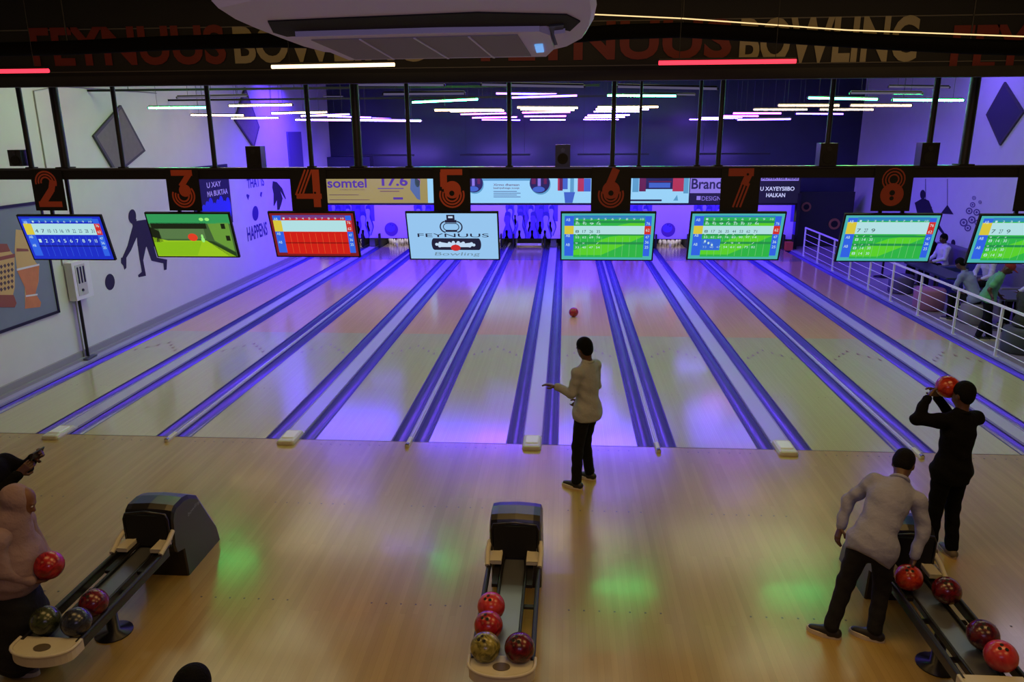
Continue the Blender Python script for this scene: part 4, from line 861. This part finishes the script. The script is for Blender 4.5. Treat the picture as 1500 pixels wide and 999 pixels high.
table(9.55, 9.6, .6, 2.3, 'long dark green lounge table before the two sofa sitters'); table(9.6, 6.6, .6, 1.0, 'dark green lounge table near the right edge of the picture'); table(9.5, 12.6, .6, .9, 'dark lounge table far behind the railing')
def pouf(x, y, m, label, r=.3, h=.46):
    c = MB(); c.lathe([(0, 0), (r*.9, 0), (r, .04), (r, h-.05), (r*.9, h), (0, h)], m, (x, y, 0), 20); tag(c.build('pouf'), label, 'stool', 'round stools in the lounge')
pouf(8.95, 8.5, mat('pouf_pink', (150, 96, 130), .8), 'round dusty pink stool beside the railing', .34, .5); pouf(9.1, 10.4, mat('pouf_violet', (84, 70, 120), .8), 'round violet stool farther along the railing'); pouf(9.3, 7.15, mat('pouf_grey', (120, 112, 130), .8), 'round grey stool under the crouching man in pale blue', .28, .44)
pouf(9.0, 4.9, mat('pouf_slate', (70, 72, 80), .8), 'round slate stool near the right edge', .3, .48)
# ================================================================== BALL RETURNS
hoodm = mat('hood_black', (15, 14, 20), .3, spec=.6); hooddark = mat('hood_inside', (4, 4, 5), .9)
def ball_return(x, label):
    root = empty('ball_return', (x, -3.4, 0), label, 'ball return', 'ball returns on the approach')
    # hood: side profile (y, z) extruded, corners rounded in plan
    prof = [(-3.50, .36), (-3.52, .44), (-3.50, .70), (-3.47, .765), (-3.42, .795), (-3.27, .80), (-3.17, .78), (-3.0, .685), (-2.68, .16), (-2.64, .0), (-3.34, 0.0), (-3.36, .30)]
    c = MB(); n = len(prof); secs = [(-.23, .93), (-.218, .985), (-.16, 1.0), (0, 1.012), (.16, 1.0), (.218, .985), (.23, .93)]; V = []; F = []
    for sx, k in secs:
        for (y, z) in prof: V.append((x+sx, -3.1+(y+3.1)*(k if k < 1 else 1), z*(k if z > .3 else 1)))
    for i in range(len(secs)-1):
        for j in range(n): F.append((i*n+j, i*n+(j+1) % n, (i+1)*n+(j+1) % n, (i+1)*n+j))
    F.append(tuple(range(n-1, -1, -1))); F.append(tuple((len(secs)-1)*n+j for j in range(n))); c.add(V, [tuple(reversed(f)) for f in F], hoodm); hood = c.build('hood', root)
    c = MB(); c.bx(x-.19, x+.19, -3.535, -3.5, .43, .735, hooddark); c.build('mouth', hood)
    c = MB(); c.tube([(x-.205, -3.53, .43), (x-.205, -3.53, .70), (x-.19, -3.525, .745), (x, -3.52, .765), (x+.19, -3.525, .745), (x+.205, -3.53, .70), (x+.205, -3.53, .43)], .012, hoodm, 8); c.build('rim', hood)
    cv = Canvas((x+.2315, -3.22, .55), (0, 1, .12), (0, -.12, 1), .001); cv.text('Brunswick'[:0]+'QUBICA'[:0]+'bowling', 0, 0, .24, .05, mat('logo_grey', (130, 130, 140), .4), .01, .3); cv.mb.build('badge', hood)
    # track: steel belt between, black outer rails, rounded end plate
    t = MB(); t.bx(x-.095, x+.095, -4.9, -3.45, .385, .405, steel); t.bx(x-.1, x-.09, -4.9, -3.45, .36, .415, black); t.bx(x+.09, x+.1, -4.9, -3.45, .36, .415, black)
    for yy in (-4.15, -4.6): t.bx(x-.2, x+.2, yy-.02, yy+.02, .35, .37, black)
    t.build('track', root)
    for s in (-1, 1):
        c = MB(); c.tube([(x+s*.215, -4.92, .45), (x+s*.215, -3.72, .45), (x+s*.2, -3.5, .47)], .02, black, 10); c.bx(x+s*.215-.012, x+s*.215+.012, -4.92, -3.6, .375, .45, blackp); c.build('outer_rail', root)
        c = MB(); c.tube([(x+s*.105, -4.88, .425), (x+s*.105, -3.75, .425), (x+s*.09, -3.5, .45)], .012, black, 8); c.bx(x+s*.12, x+s*.17, -3.95, -3.6, .40, .43, black); c.build('inner_rail', root)
        c = MB(); c.box((x+s*.165, -3.62, .475), (.115, .16, .03), cream); c.add([(x+s*.11, -3.54, .496), (x+s*.11, -3.70, .496), (x+s*.225, -3.70, .496), (x+s*.225, -3.52, .496), (x+s*.13, -3.48, .56), (x+s*.225, -3.48, .56)], [(0, 1, 2, 3), (0, 3, 5, 4)] if s < 0 else [(3, 2, 1, 0), (4, 5, 3, 0)], cream)
        c.tube([(x+s*.225, -3.5, .57), (x+s*.235, -3.6, .53), (x+s*.225, -3.74, .47)], .022, cream, 8); c.build('guide_bracket', root)
    c = MB(); ol_ = [(x-.235, -4.88), (x-.235, -4.97)]+[(x+.235*math.sin(a), -4.98-.13*math.cos(a)) for a in [(-PI/2)+PI*i/14 for i in range(1, 14)]]+[(x+.235, -4.97), (x+.235, -4.88)]
    c.prism(ol_, .085, cream, lambda a, b, z: (a, b, .375+z)); ep = c.build('end_plate', root)
    c = MB(); c.tube([(x-.235, -4.90, .465), (x-.235, -4.97, .465)]+[(x+.235*math.sin(a), -4.98-.13*math.cos(a), .465) for a in [(-PI/2)+PI*i/14 for i in range(1, 14)]]+[(x+.235, -4.97, .465), (x+.235, -4.90, .465)], .013, cream, 8); c.build('lip', ep)
    c = MB(); cv = [(.062*math.cos(2*PI*i/20), .042*math.sin(2*PI*i/20)) for i in range(20)]; c.prism(cv, .006, mat('disc_brown', (84, 74, 60), .5), lambda a, b, z: (x+a, -5.0+b, .459+z)); c.build('oval_disc', ep)
    c = MB(); c.lathe([(0, 0), (.15, 0), (.15, .012), (.05, .03), (.045, .375), (0, .375)], blackp, (x, -4.2, 0), 22); c.build('pedestal', root)
    return root
ball_return(-3.37, 'black hooded ball return with three balls, at the lower left'); ball_return(0.0, 'black hooded ball return with four balls, at the bottom centre'); ball_return(3.37, 'black hooded ball return at the lower right beside the bending man')
def ballmat(n, c1, c2, sc_=9):
    m = mat(n, c1, .24, coat=.15); nt = m.node_tree; b = nt.nodes['Principled BSDF']; tc = nt.nodes.new('ShaderNodeTexCoord'); no = nt.nodes.new('ShaderNodeTexNoise'); no.inputs['Scale'].default_value = sc_; no.inputs['Distortion'].default_value = 2.5
    r = nt.nodes.new('ShaderNodeValToRGB'); r.color_ramp.elements[0].color = (*lin(c1), 1); r.color_ramp.elements[1].color = (*lin(c2), 1); r.color_ramp.elements[0].position = .38; r.color_ramp.elements[1].position = .62
    nt.links.new(tc.outputs['Object'], no.inputs[0]); nt.links.new(no.outputs[0], r.inputs[0]); nt.links.new(r.outputs[0], b.inputs['Base Color']); return m
BR = .108
def ball(p, m, label, holes=True, hdir=(-.2, -.35, .9), group='bowling balls', scale=1):
    mb = MB(); mb.sphere((0, 0, 0), BR*scale, m, 36, 20); o = mb.build('bowling_ball', local=True); o.location = p; tag(o, label, 'bowling ball', group)
    if holes:
        d = Vector(hdir).normalized(); a = d.orthogonal().normalized(); b = d.cross(a)
        for (i, j) in ((.16, .12), (-.16, .12), (0, -.24)):
            q = (d+a*i+b*j).normalized(); c = MB(); c.tube([q*(BR*.98*scale), q*(BR*1.004*scale)], .0125, blackm, 12); c.build('finger_hole', o, local=True)
    return o
bm = dict(red=ballmat('ball_red', (168, 34, 42), (120, 14, 26)), red2=ballmat('ball_coral', (186, 56, 58), (160, 36, 46), 5), wine=ballmat('ball_wine', (104, 16, 30), (54, 10, 24)), olive=ballmat('ball_olive', (150, 140, 70), (84, 80, 36)), dgreen=ballmat('ball_dark_green', (62, 70, 44), (34, 40, 28)), blueg=ballmat('ball_blue_grey', (44, 50, 70), (26, 30, 46)), maroon=ballmat('ball_maroon', (110, 24, 34), (60, 14, 40)), orr=ballmat('ball_orange_red', (180, 56, 34), (140, 30, 26)), brown=ballmat('ball_plum', (92, 22, 28), (52, 16, 40)))
zb_ = .43+BR-.004
def onrack(u, v, m, label, dx=0):
    p = at(u, v, Z=zb_); return ball((p.x+dx, p.y, zb_), bm[m], label)
onrack(719.5, 888, 'red2', 'coral red bowling ball, rearmost on the middle ball return'); onrack(715.5, 916, 'red', 'red bowling ball between the coral and olive balls on the middle return'); onrack(711, 948, 'olive', 'olive green bowling ball at the front left of the middle ball return'); onrack(761, 949, 'wine', 'dark red bowling ball at the front right of the middle ball return')
onrack(66.5, 909, 'dgreen', 'dark green bowling ball at the front left of the left ball return'); onrack(112, 911, 'blueg', 'blue-grey bowling ball at the front right of the left ball return'); onrack(137.5, 883, 'maroon', 'maroon bowling ball behind the blue-grey ball on the left return')
onrack(1387, 865, 'wine', 'shiny dark red bowling ball, rearmost on the right return rail'); onrack(1440, 930, 'brown', 'plum bowling ball behind the bright red one on the right return'); onrack(1466, 961, 'red2', 'bright red bowling ball at the front of the right ball return'); onrack(1331, 846, 'orr', 'orange-red bowling ball under the bending man\'s hand')
ball((.63, 7.35, BR), bm['red'], 'red bowling ball rolling down the middle of the sixth lane', False)
# ================================================================== PEOPLE
fab = lambda n, c, **k: mat(n, c, .9, noise=.12, nscale=13, bump=.8, **k)
shg = fab('shirt_grey', (150, 154, 156)); shw = fab('shirt_pale', (138, 142, 170)); blk = fab('cloth_black', (6, 6, 8), spec=.15); jean = fab('trousers_black', (14, 14, 18), spec=.2); jean2 = fab('trousers_dark_grey', (28, 28, 30), spec=.2)
shoeb = mat('shoe_black', (24, 22, 26), .5); solew = mat('sole_white', (196, 186, 170), .6); shoeg = mat('shoe_grey', (92, 82, 72), .6)
# bowler at the foul line: standing, seen from behind, turned to the left, left hand held out
f = Vector((-.9, .45, 0)).normalized(); r_ = Vector((f.y, -f.x, 0))      # facing, his right
def W(x, y, z): v = r_*x+f*y; return (v.x, v.y, z)
person('person in a grey long-sleeved shirt standing at the foul line with one hand held out', (.68, -1.14, 0), 0,
       dict(pelvis=W(0, -.02, .95), chest=W(.0, -.0, 1.30), neck=W(0, -.01, 1.49), head=W(.0, .035, 1.66), shL=W(-.17, .03, 1.42), shR=W(.17, -.02, 1.43),
            elL=W(-.2, .09, 1.17), wrL=W(-.19, .30, 1.22), elR=W(.2, -.03, 1.17), wrR=W(.16, .17, .97),
            hipL=W(-.08, 0, .92), knL=W(-.12, .04, .51), anL=W(-.16, .03, .085), hipR=W(.08, -.02, .92), knR=W(.10, .05, .50), anR=W(.14, .0, .085)),
       shg, jean, shoeb, solew, look=(-.75, .7, 0), toeL=tuple(f), toeR=tuple(f), hands=dict(L=W(-.05, 1, .12), R=W(0, .6, -.8)), curl=(.25, .5), palm=((0, 0, -1), (-.3, .9, 0)), longhem=.09, scale=1.01)
# man in black lifting a ball to his face
f = Vector((-.30, .95, 0)).normalized(); r_ = Vector((f.y, -f.x, 0))
bp = at(1392, 574, Y=-2.42); L0 = Vector((4.15, -2.52, 0))
def loc(p): p = Vector(p)-L0; return (p.x, p.y, p.z)
person('person all in black standing by the right ball return, ball lifted to the face', tuple(L0), 0,
       dict(pelvis=W(0, -.0, .94), chest=W(0, -.01, 1.30), neck=W(0, -.01, 1.49), head=W(.015, .02, 1.665), shL=W(-.19, .02, 1.43), shR=W(.19, .0, 1.43),
            elL=(-.395, .0, 1.42), wrL=(-.26, .12, 1.60), elR=W(.19, .24, 1.30), wrR=W(-.0, .30, 1.55), hipL=W(-.085, 0, .92), knL=W(-.09, .03, .50), anL=W(-.07, .04, .085), hipR=W(.085, 0, .92), knR=W(.10, .02, .5), anR=W(.10, -.05, .085)),
       blk, fab('trousers_jet', (5, 5, 6), spec=.15), shoeg, mat('sole_beige', (150, 132, 112), .6), look=(-.5, .85, .05), toeL=W(-.1, 1, 0), toeR=W(.2, 1, 0), hands=dict(L=(.5, .35, .55), R=W(-.3, .1, .5)), curl=(.55, .55), palm=((.8, .1, .1), W(-.7, -.1, .1)), longhem=.1)
ball((bp.x, -2.36, 1.70), bm['orr'], 'orange-red bowling ball held up to the face of the person in black', False)
# bending man in a pale shirt
L0 = Vector((2.85, -3.80, 0)); A_ = lambda x, y, z: loc((x, y, z))
person('person in a pale grey shirt bending over the right ball return to take a ball', tuple(L0), 0,
       dict(pelvis=A_(2.93, -3.80, .84), chest=A_(3.09, -3.64, 1.13), neck=A_(3.20, -3.54, 1.26), head=A_(3.27, -3.42, 1.36), shL=A_(3.02, -3.48, 1.22), shR=A_(3.33, -3.62, 1.13),
            elL=A_(2.86, -3.42, 1.02), wrL=A_(2.79, -3.50, .80), elR=A_(3.37, -3.70, .91), wrR=A_(3.29, -3.78, .70),
            hipL=A_(2.86, -3.78, .82), knL=A_(2.77, -3.78, .44), anL=A_(2.66, -3.88, .085), hipR=A_(3.01, -3.83, .80), knR=A_(3.06, -3.80, .43), anR=A_(3.00, -3.90, .085)),
       shw, jean2, shoeb, solew, look=(.5, .75, -.55), toeL=(-.75, .35, 0), toeR=(-.7, .4, 0), hands=dict(L=(-.3, -.3, -.8), R=(-.05, .12, -1)), curl=(.4, .35), palm=((1, .2, 0), (-.6, .1, -.2)), longhem=.1)
# woman in a headscarf at the left edge
L0 = Vector((-3.80, -4.66, 0)); A_ = lambda x, y, z: loc((x, y, z)); scf = fab('scarf_dusty_pink', (136, 114, 120)); 
wr, J = person('person in a dusty pink headscarf and black skirt holding a red ball', tuple(L0), 0,
       dict(pelvis=(-.02, 0, .86), chest=(.02, .03, 1.13), neck=(.07, .05, 1.27), head=(.13, .09, 1.40), shL=(.04, .2, 1.21), shR=(.06, -.13, 1.21), elL=(.08, .24, .97), wrL=(.24, .14, .83), elR=(.10, -.17, .97), wrR=(.22, -.06, .82),
            hipL=(-.02, .08, .84), knL=(.02, .09, .47), anL=(-.0, .1, .085), hipR=(-.02, -.08, .84), knR=(.02, -.07, .47), anR=(-.04, -.06, .085)),
       scf, fab('skirt_black', (10, 10, 12)), shoeg, solew, look=(.85, .3, -.35), toeL=(.9, .1, 0), toeR=(.9, -.1, 0), skirt=True, kind='f', hair=None, longhem=.05, hands=dict(L=(.3, -.8, .1), R=(.4, .7, -.2)), palm=((.3, -.2, .6), (.3, .3, .6)), curl=(.5, .5), skin=SKIN2)
hd = J['head']; lk = np.array((.9, .32, -.3)); lk /= np.linalg.norm(lk)
sdf_obj('headscarf', [ell(hd-lk*.03+[0, 0, .02], (.105, .102, .128), .02), caps(hd-lk*.03-[0, 0, .06], J['neck'], .088, .11, .03), caps(J['neck']-[.02, 0, .03], J['chest']+[-.02, .0, -.22], .135, .24, .06), caps(J['chest']+[-.02, .0, -.2], J['chest']+[-.02, .0, -.24], .25, .255, .03)], .011, scf, wr, .004, 4)
ball(tuple(L0+Vector((.30, .04, .90))), bm['red'], 'red bowling ball held by the person in the headscarf', False)
# person with a phone, cut off by the left edge
L0 = Vector((-4.33, -4.05, 0))
person('person in black cut off by the left edge, raising an arm with a phone', tuple(L0), 0,
       dict(head=(-.05, .06, 1.62), neck=(-.03, 0, 1.46), shL=(.02, .17, 1.40), shR=(.02, -.17, 1.40), elL=(.14, .24, 1.32), wrL=(.32, .12, 1.47), elR=(.14, -.18, 1.22), wrR=(.26, .0, 1.38)),
       blk, jean, shoeb, solew, look=(.95, .2, -.1), toeL=(1, .1, 0), toeR=(1, -.1, 0), hands=dict(L=(.8, 0, .5), R=(.6, .4, .5)), curl=(.7, .7), palm=((0, -1, .2), (0, 1, .2)), skin=SKIN)
ph = MB(); M = Matrix.Translation(L0+Vector((.405, .06, 1.535)))@Matrix.Rotation(.5, 4, 'Y'); ph.rbox((0, 0, 0), (.012, .15, .075), .005, black, M); o = ph.build('mobile_phone'); tag(o, 'black mobile phone held up at the left edge of the picture', 'phone')
o.parent = None
# hair of a person standing close to the camera
p = at(288, 985, Z=1.66)
person('person near the camera, only black hair showing at the bottom edge', (p.x, p.y-.06, 0), 0, dict(), blk, jean, shoeb, solew, fine=False, hv=.02, scale=.965)
# people in the lounge
green = fab('shirt_green', (88, 150, 118)); pale = fab('shirt_pale_blue', (120, 126, 172)); wsh = fab('shirt_white', (196, 190, 222)); yel_ = fab('shirt_dark_olive', (40, 42, 34))
capr = mat('cap_red', (132, 30, 34), .8)
f = Vector((.5, -.3, 0)).normalized(); r_ = Vector((f.y, -f.x, 0))
person('person in a green short-sleeved shirt and red cap leaning by the white railing', (8.80, 5.75, 0), 0,
       dict(pelvis=W(0, -.04, .88), chest=W(0, .04, 1.18), neck=W(0, .12, 1.34), head=W(0, .22, 1.47), shL=W(-.17, .1, 1.29), shR=W(.17, .1, 1.29), elL=W(-.22, .0, 1.06), wrL=W(-.2, .14, .9), elR=W(.25, -.02, 1.06), wrR=W(.26, .02, .98), hipL=W(-.08, -.02, .86), hipR=W(.08, -.02, .86), knL=W(-.1, 0, .48), knR=W(.1, .03, .48)),
       green, jean, shoeb, solew, look=W(0, 1, -.3), toeL=tuple(f), toeR=tuple(f), fine=False, hv=.018, short=True, cap=capr, hair=None)
def sit(x, y, fdir, shirt, label, lean=0, tr=jean, arm=0, seat=.5, **k):
    global f, r_
    f = Vector(fdir).normalized(); r_ = Vector((f.y, -f.x, 0)); z = seat+.1
    person(label, (x, y, 0), 0, dict(pelvis=W(0, 0, z), chest=W(0, .03+lean*.3, z+.36), neck=W(0, .02+lean*.55, z+.53), head=W(0, .06+lean*.7, z+.70), shL=W(-.18, .02+lean*.5, z+.47), shR=W(.18, .02+lean*.5, z+.47),
        elL=W(-.24, .1+lean*.5, z+.2), wrL=W(-.12, .33, z+.12+arm), elR=W(.24, .1+lean*.5, z+.2), wrR=W(.12, .33, z+.12+arm), hipL=W(-.1, .04, z-.02), hipR=W(.1, .04, z-.02), knL=W(-.14, .46, z+.0), knR=W(.14, .46, z+.0), anL=W(-.14, .45, .085), anR=W(.14, .48, .085)),
        shirt, tr, shoeb, solew, look=W(0, 1, -.15-lean), toeL=tuple(f), toeR=tuple(f), fine=False, hv=.018, **k)
sit(10.42, 11.15, (-1, -.1, 0), wsh, 'person in a white shirt seated on the sofa below the painted ball')
sit(10.42, 11.85, (-1, .1, 0), blk, 'person in dark clothes seated farther along the sofa beside the white shirt')
sit(10.4, 8.75, (-1, -.25, 0), wsh, 'person in a white shirt seated on the grey sofa behind the red cap', lean=.25)
sit(9.3, 7.15, (-.6, .8, 0), pale, 'person in a pale blue shirt crouching forward on a stool behind the railing', lean=.55, tr=jean, seat=.44)
sit(9.0, 4.9, (1, .2, 0), yel_, 'person in dark clothes seated near the right edge behind the railing', seat=.48)
sit(10.4, 6.9, (-1, 0, 0), wsh, 'person in white seated on the sofa at the right edge')
# ================================================================== LIGHT
def area(name, loc, size, col, power, rot=(0, 0, 0), spread=PI):
    l = bpy.data.lights.new(name, 'AREA'); l.shape = 'RECTANGLE'; l.size, l.size_y = size; l.color = lin(col); l.energy = power; l.spread = spread
    o = bpy.data.objects.new(name, l); COL.objects.link(o); o.location = loc; o.rotation_euler = rot; return o
WARM = (255, 206, 140)
for x, y, p_ in ((-4, -4.6, 40), (0, -4.6, 62), (4.2, -4.6, 62), (0, -8.5, 40), (5, -8.5, 45), (-6, -8.5, 14)): area('approach_fill', (x, y, 6.1), (2.4, 1.6), (255, 204, 124), p_)  # warm general fill added over the approach, without fixtures
for x, y, p_ in ((-5.5, 3.2, 105), (0, 3.2, 90), (5.5, 3.2, 105), (-5, 8, 85), (0, 8, 75), (5, 8, 75)): area('lane_fill', (x, y, 6.1), (3.6, 2.4), (232, 234, 190), p_)  # added fill brightening the lanes beyond what the tubes give
for x, y, p_, sz in ((-6.8, 14.2, 560, (3.2, 2.2)), (-2.4, 13.2, 400, (3.6, 1.0)), (2.0, 13.2, 400, (3.6, 1.0)), (6.2, 14.2, 260, (3.2, 2.2))): area('violet_fill', (x, y, 5.6), sz, (84, 44, 255), p_, (0, 0, 0), math.radians(180 if abs(x) < 4 else 150))  # added violet fill, boosts the purple tubes on lanes and left wall
area('ac_fill', (.6, -10.2, 3.6), (2.5, .5), (214, 196, 255), 26, (math.radians(105), 0, 0)); area('lounge_fill', (9.9, 11, 6.0), (1, 2), (110, 80, 255), 70); area('lounge_fill', (9.6, 4, 6.0), (1, 2), (190, 190, 230), 45)  # unseen fill lights added for the air conditioner and the lounge
# black-light battens under the beam side of the masking unit
for x in (-6, -2, 2, 6):
    root = empty('blacklight_batten', (x, 17.0, 3.3), 'dark batten lamp aimed at the pin banner, seen end on', 'lamp', 'blacklight battens')
    c = MB(); c.bx(x-1.2, x+1.2, 16.95, 17.03, 3.3, 3.36, black); c.build('housing', root)
    for s in (-1, 1): c = MB(); c.tube([(x+s, 17, 3.36), (x+s, 17, ZC)], .005, black, 5); c.build('suspension_wire', root)
    area('blacklight', (x, 17.0, 3.28), (2.4, .06), (130, 96, 255), 95, (math.radians(28), 0, 0))
for x in (-5.6, 0, 5.6): area('pin_lamp', (x, 18.1, 1.35), (5.4, .06), (255, 244, 235), 55)
w = bpy.data.worlds.new('world'); sc.world = w; w.use_nodes = True; w.node_tree.nodes['Background'].inputs[0].default_value = (.02, .02, .03, 1); w.node_tree.nodes['Background'].inputs[1].default_value = .3
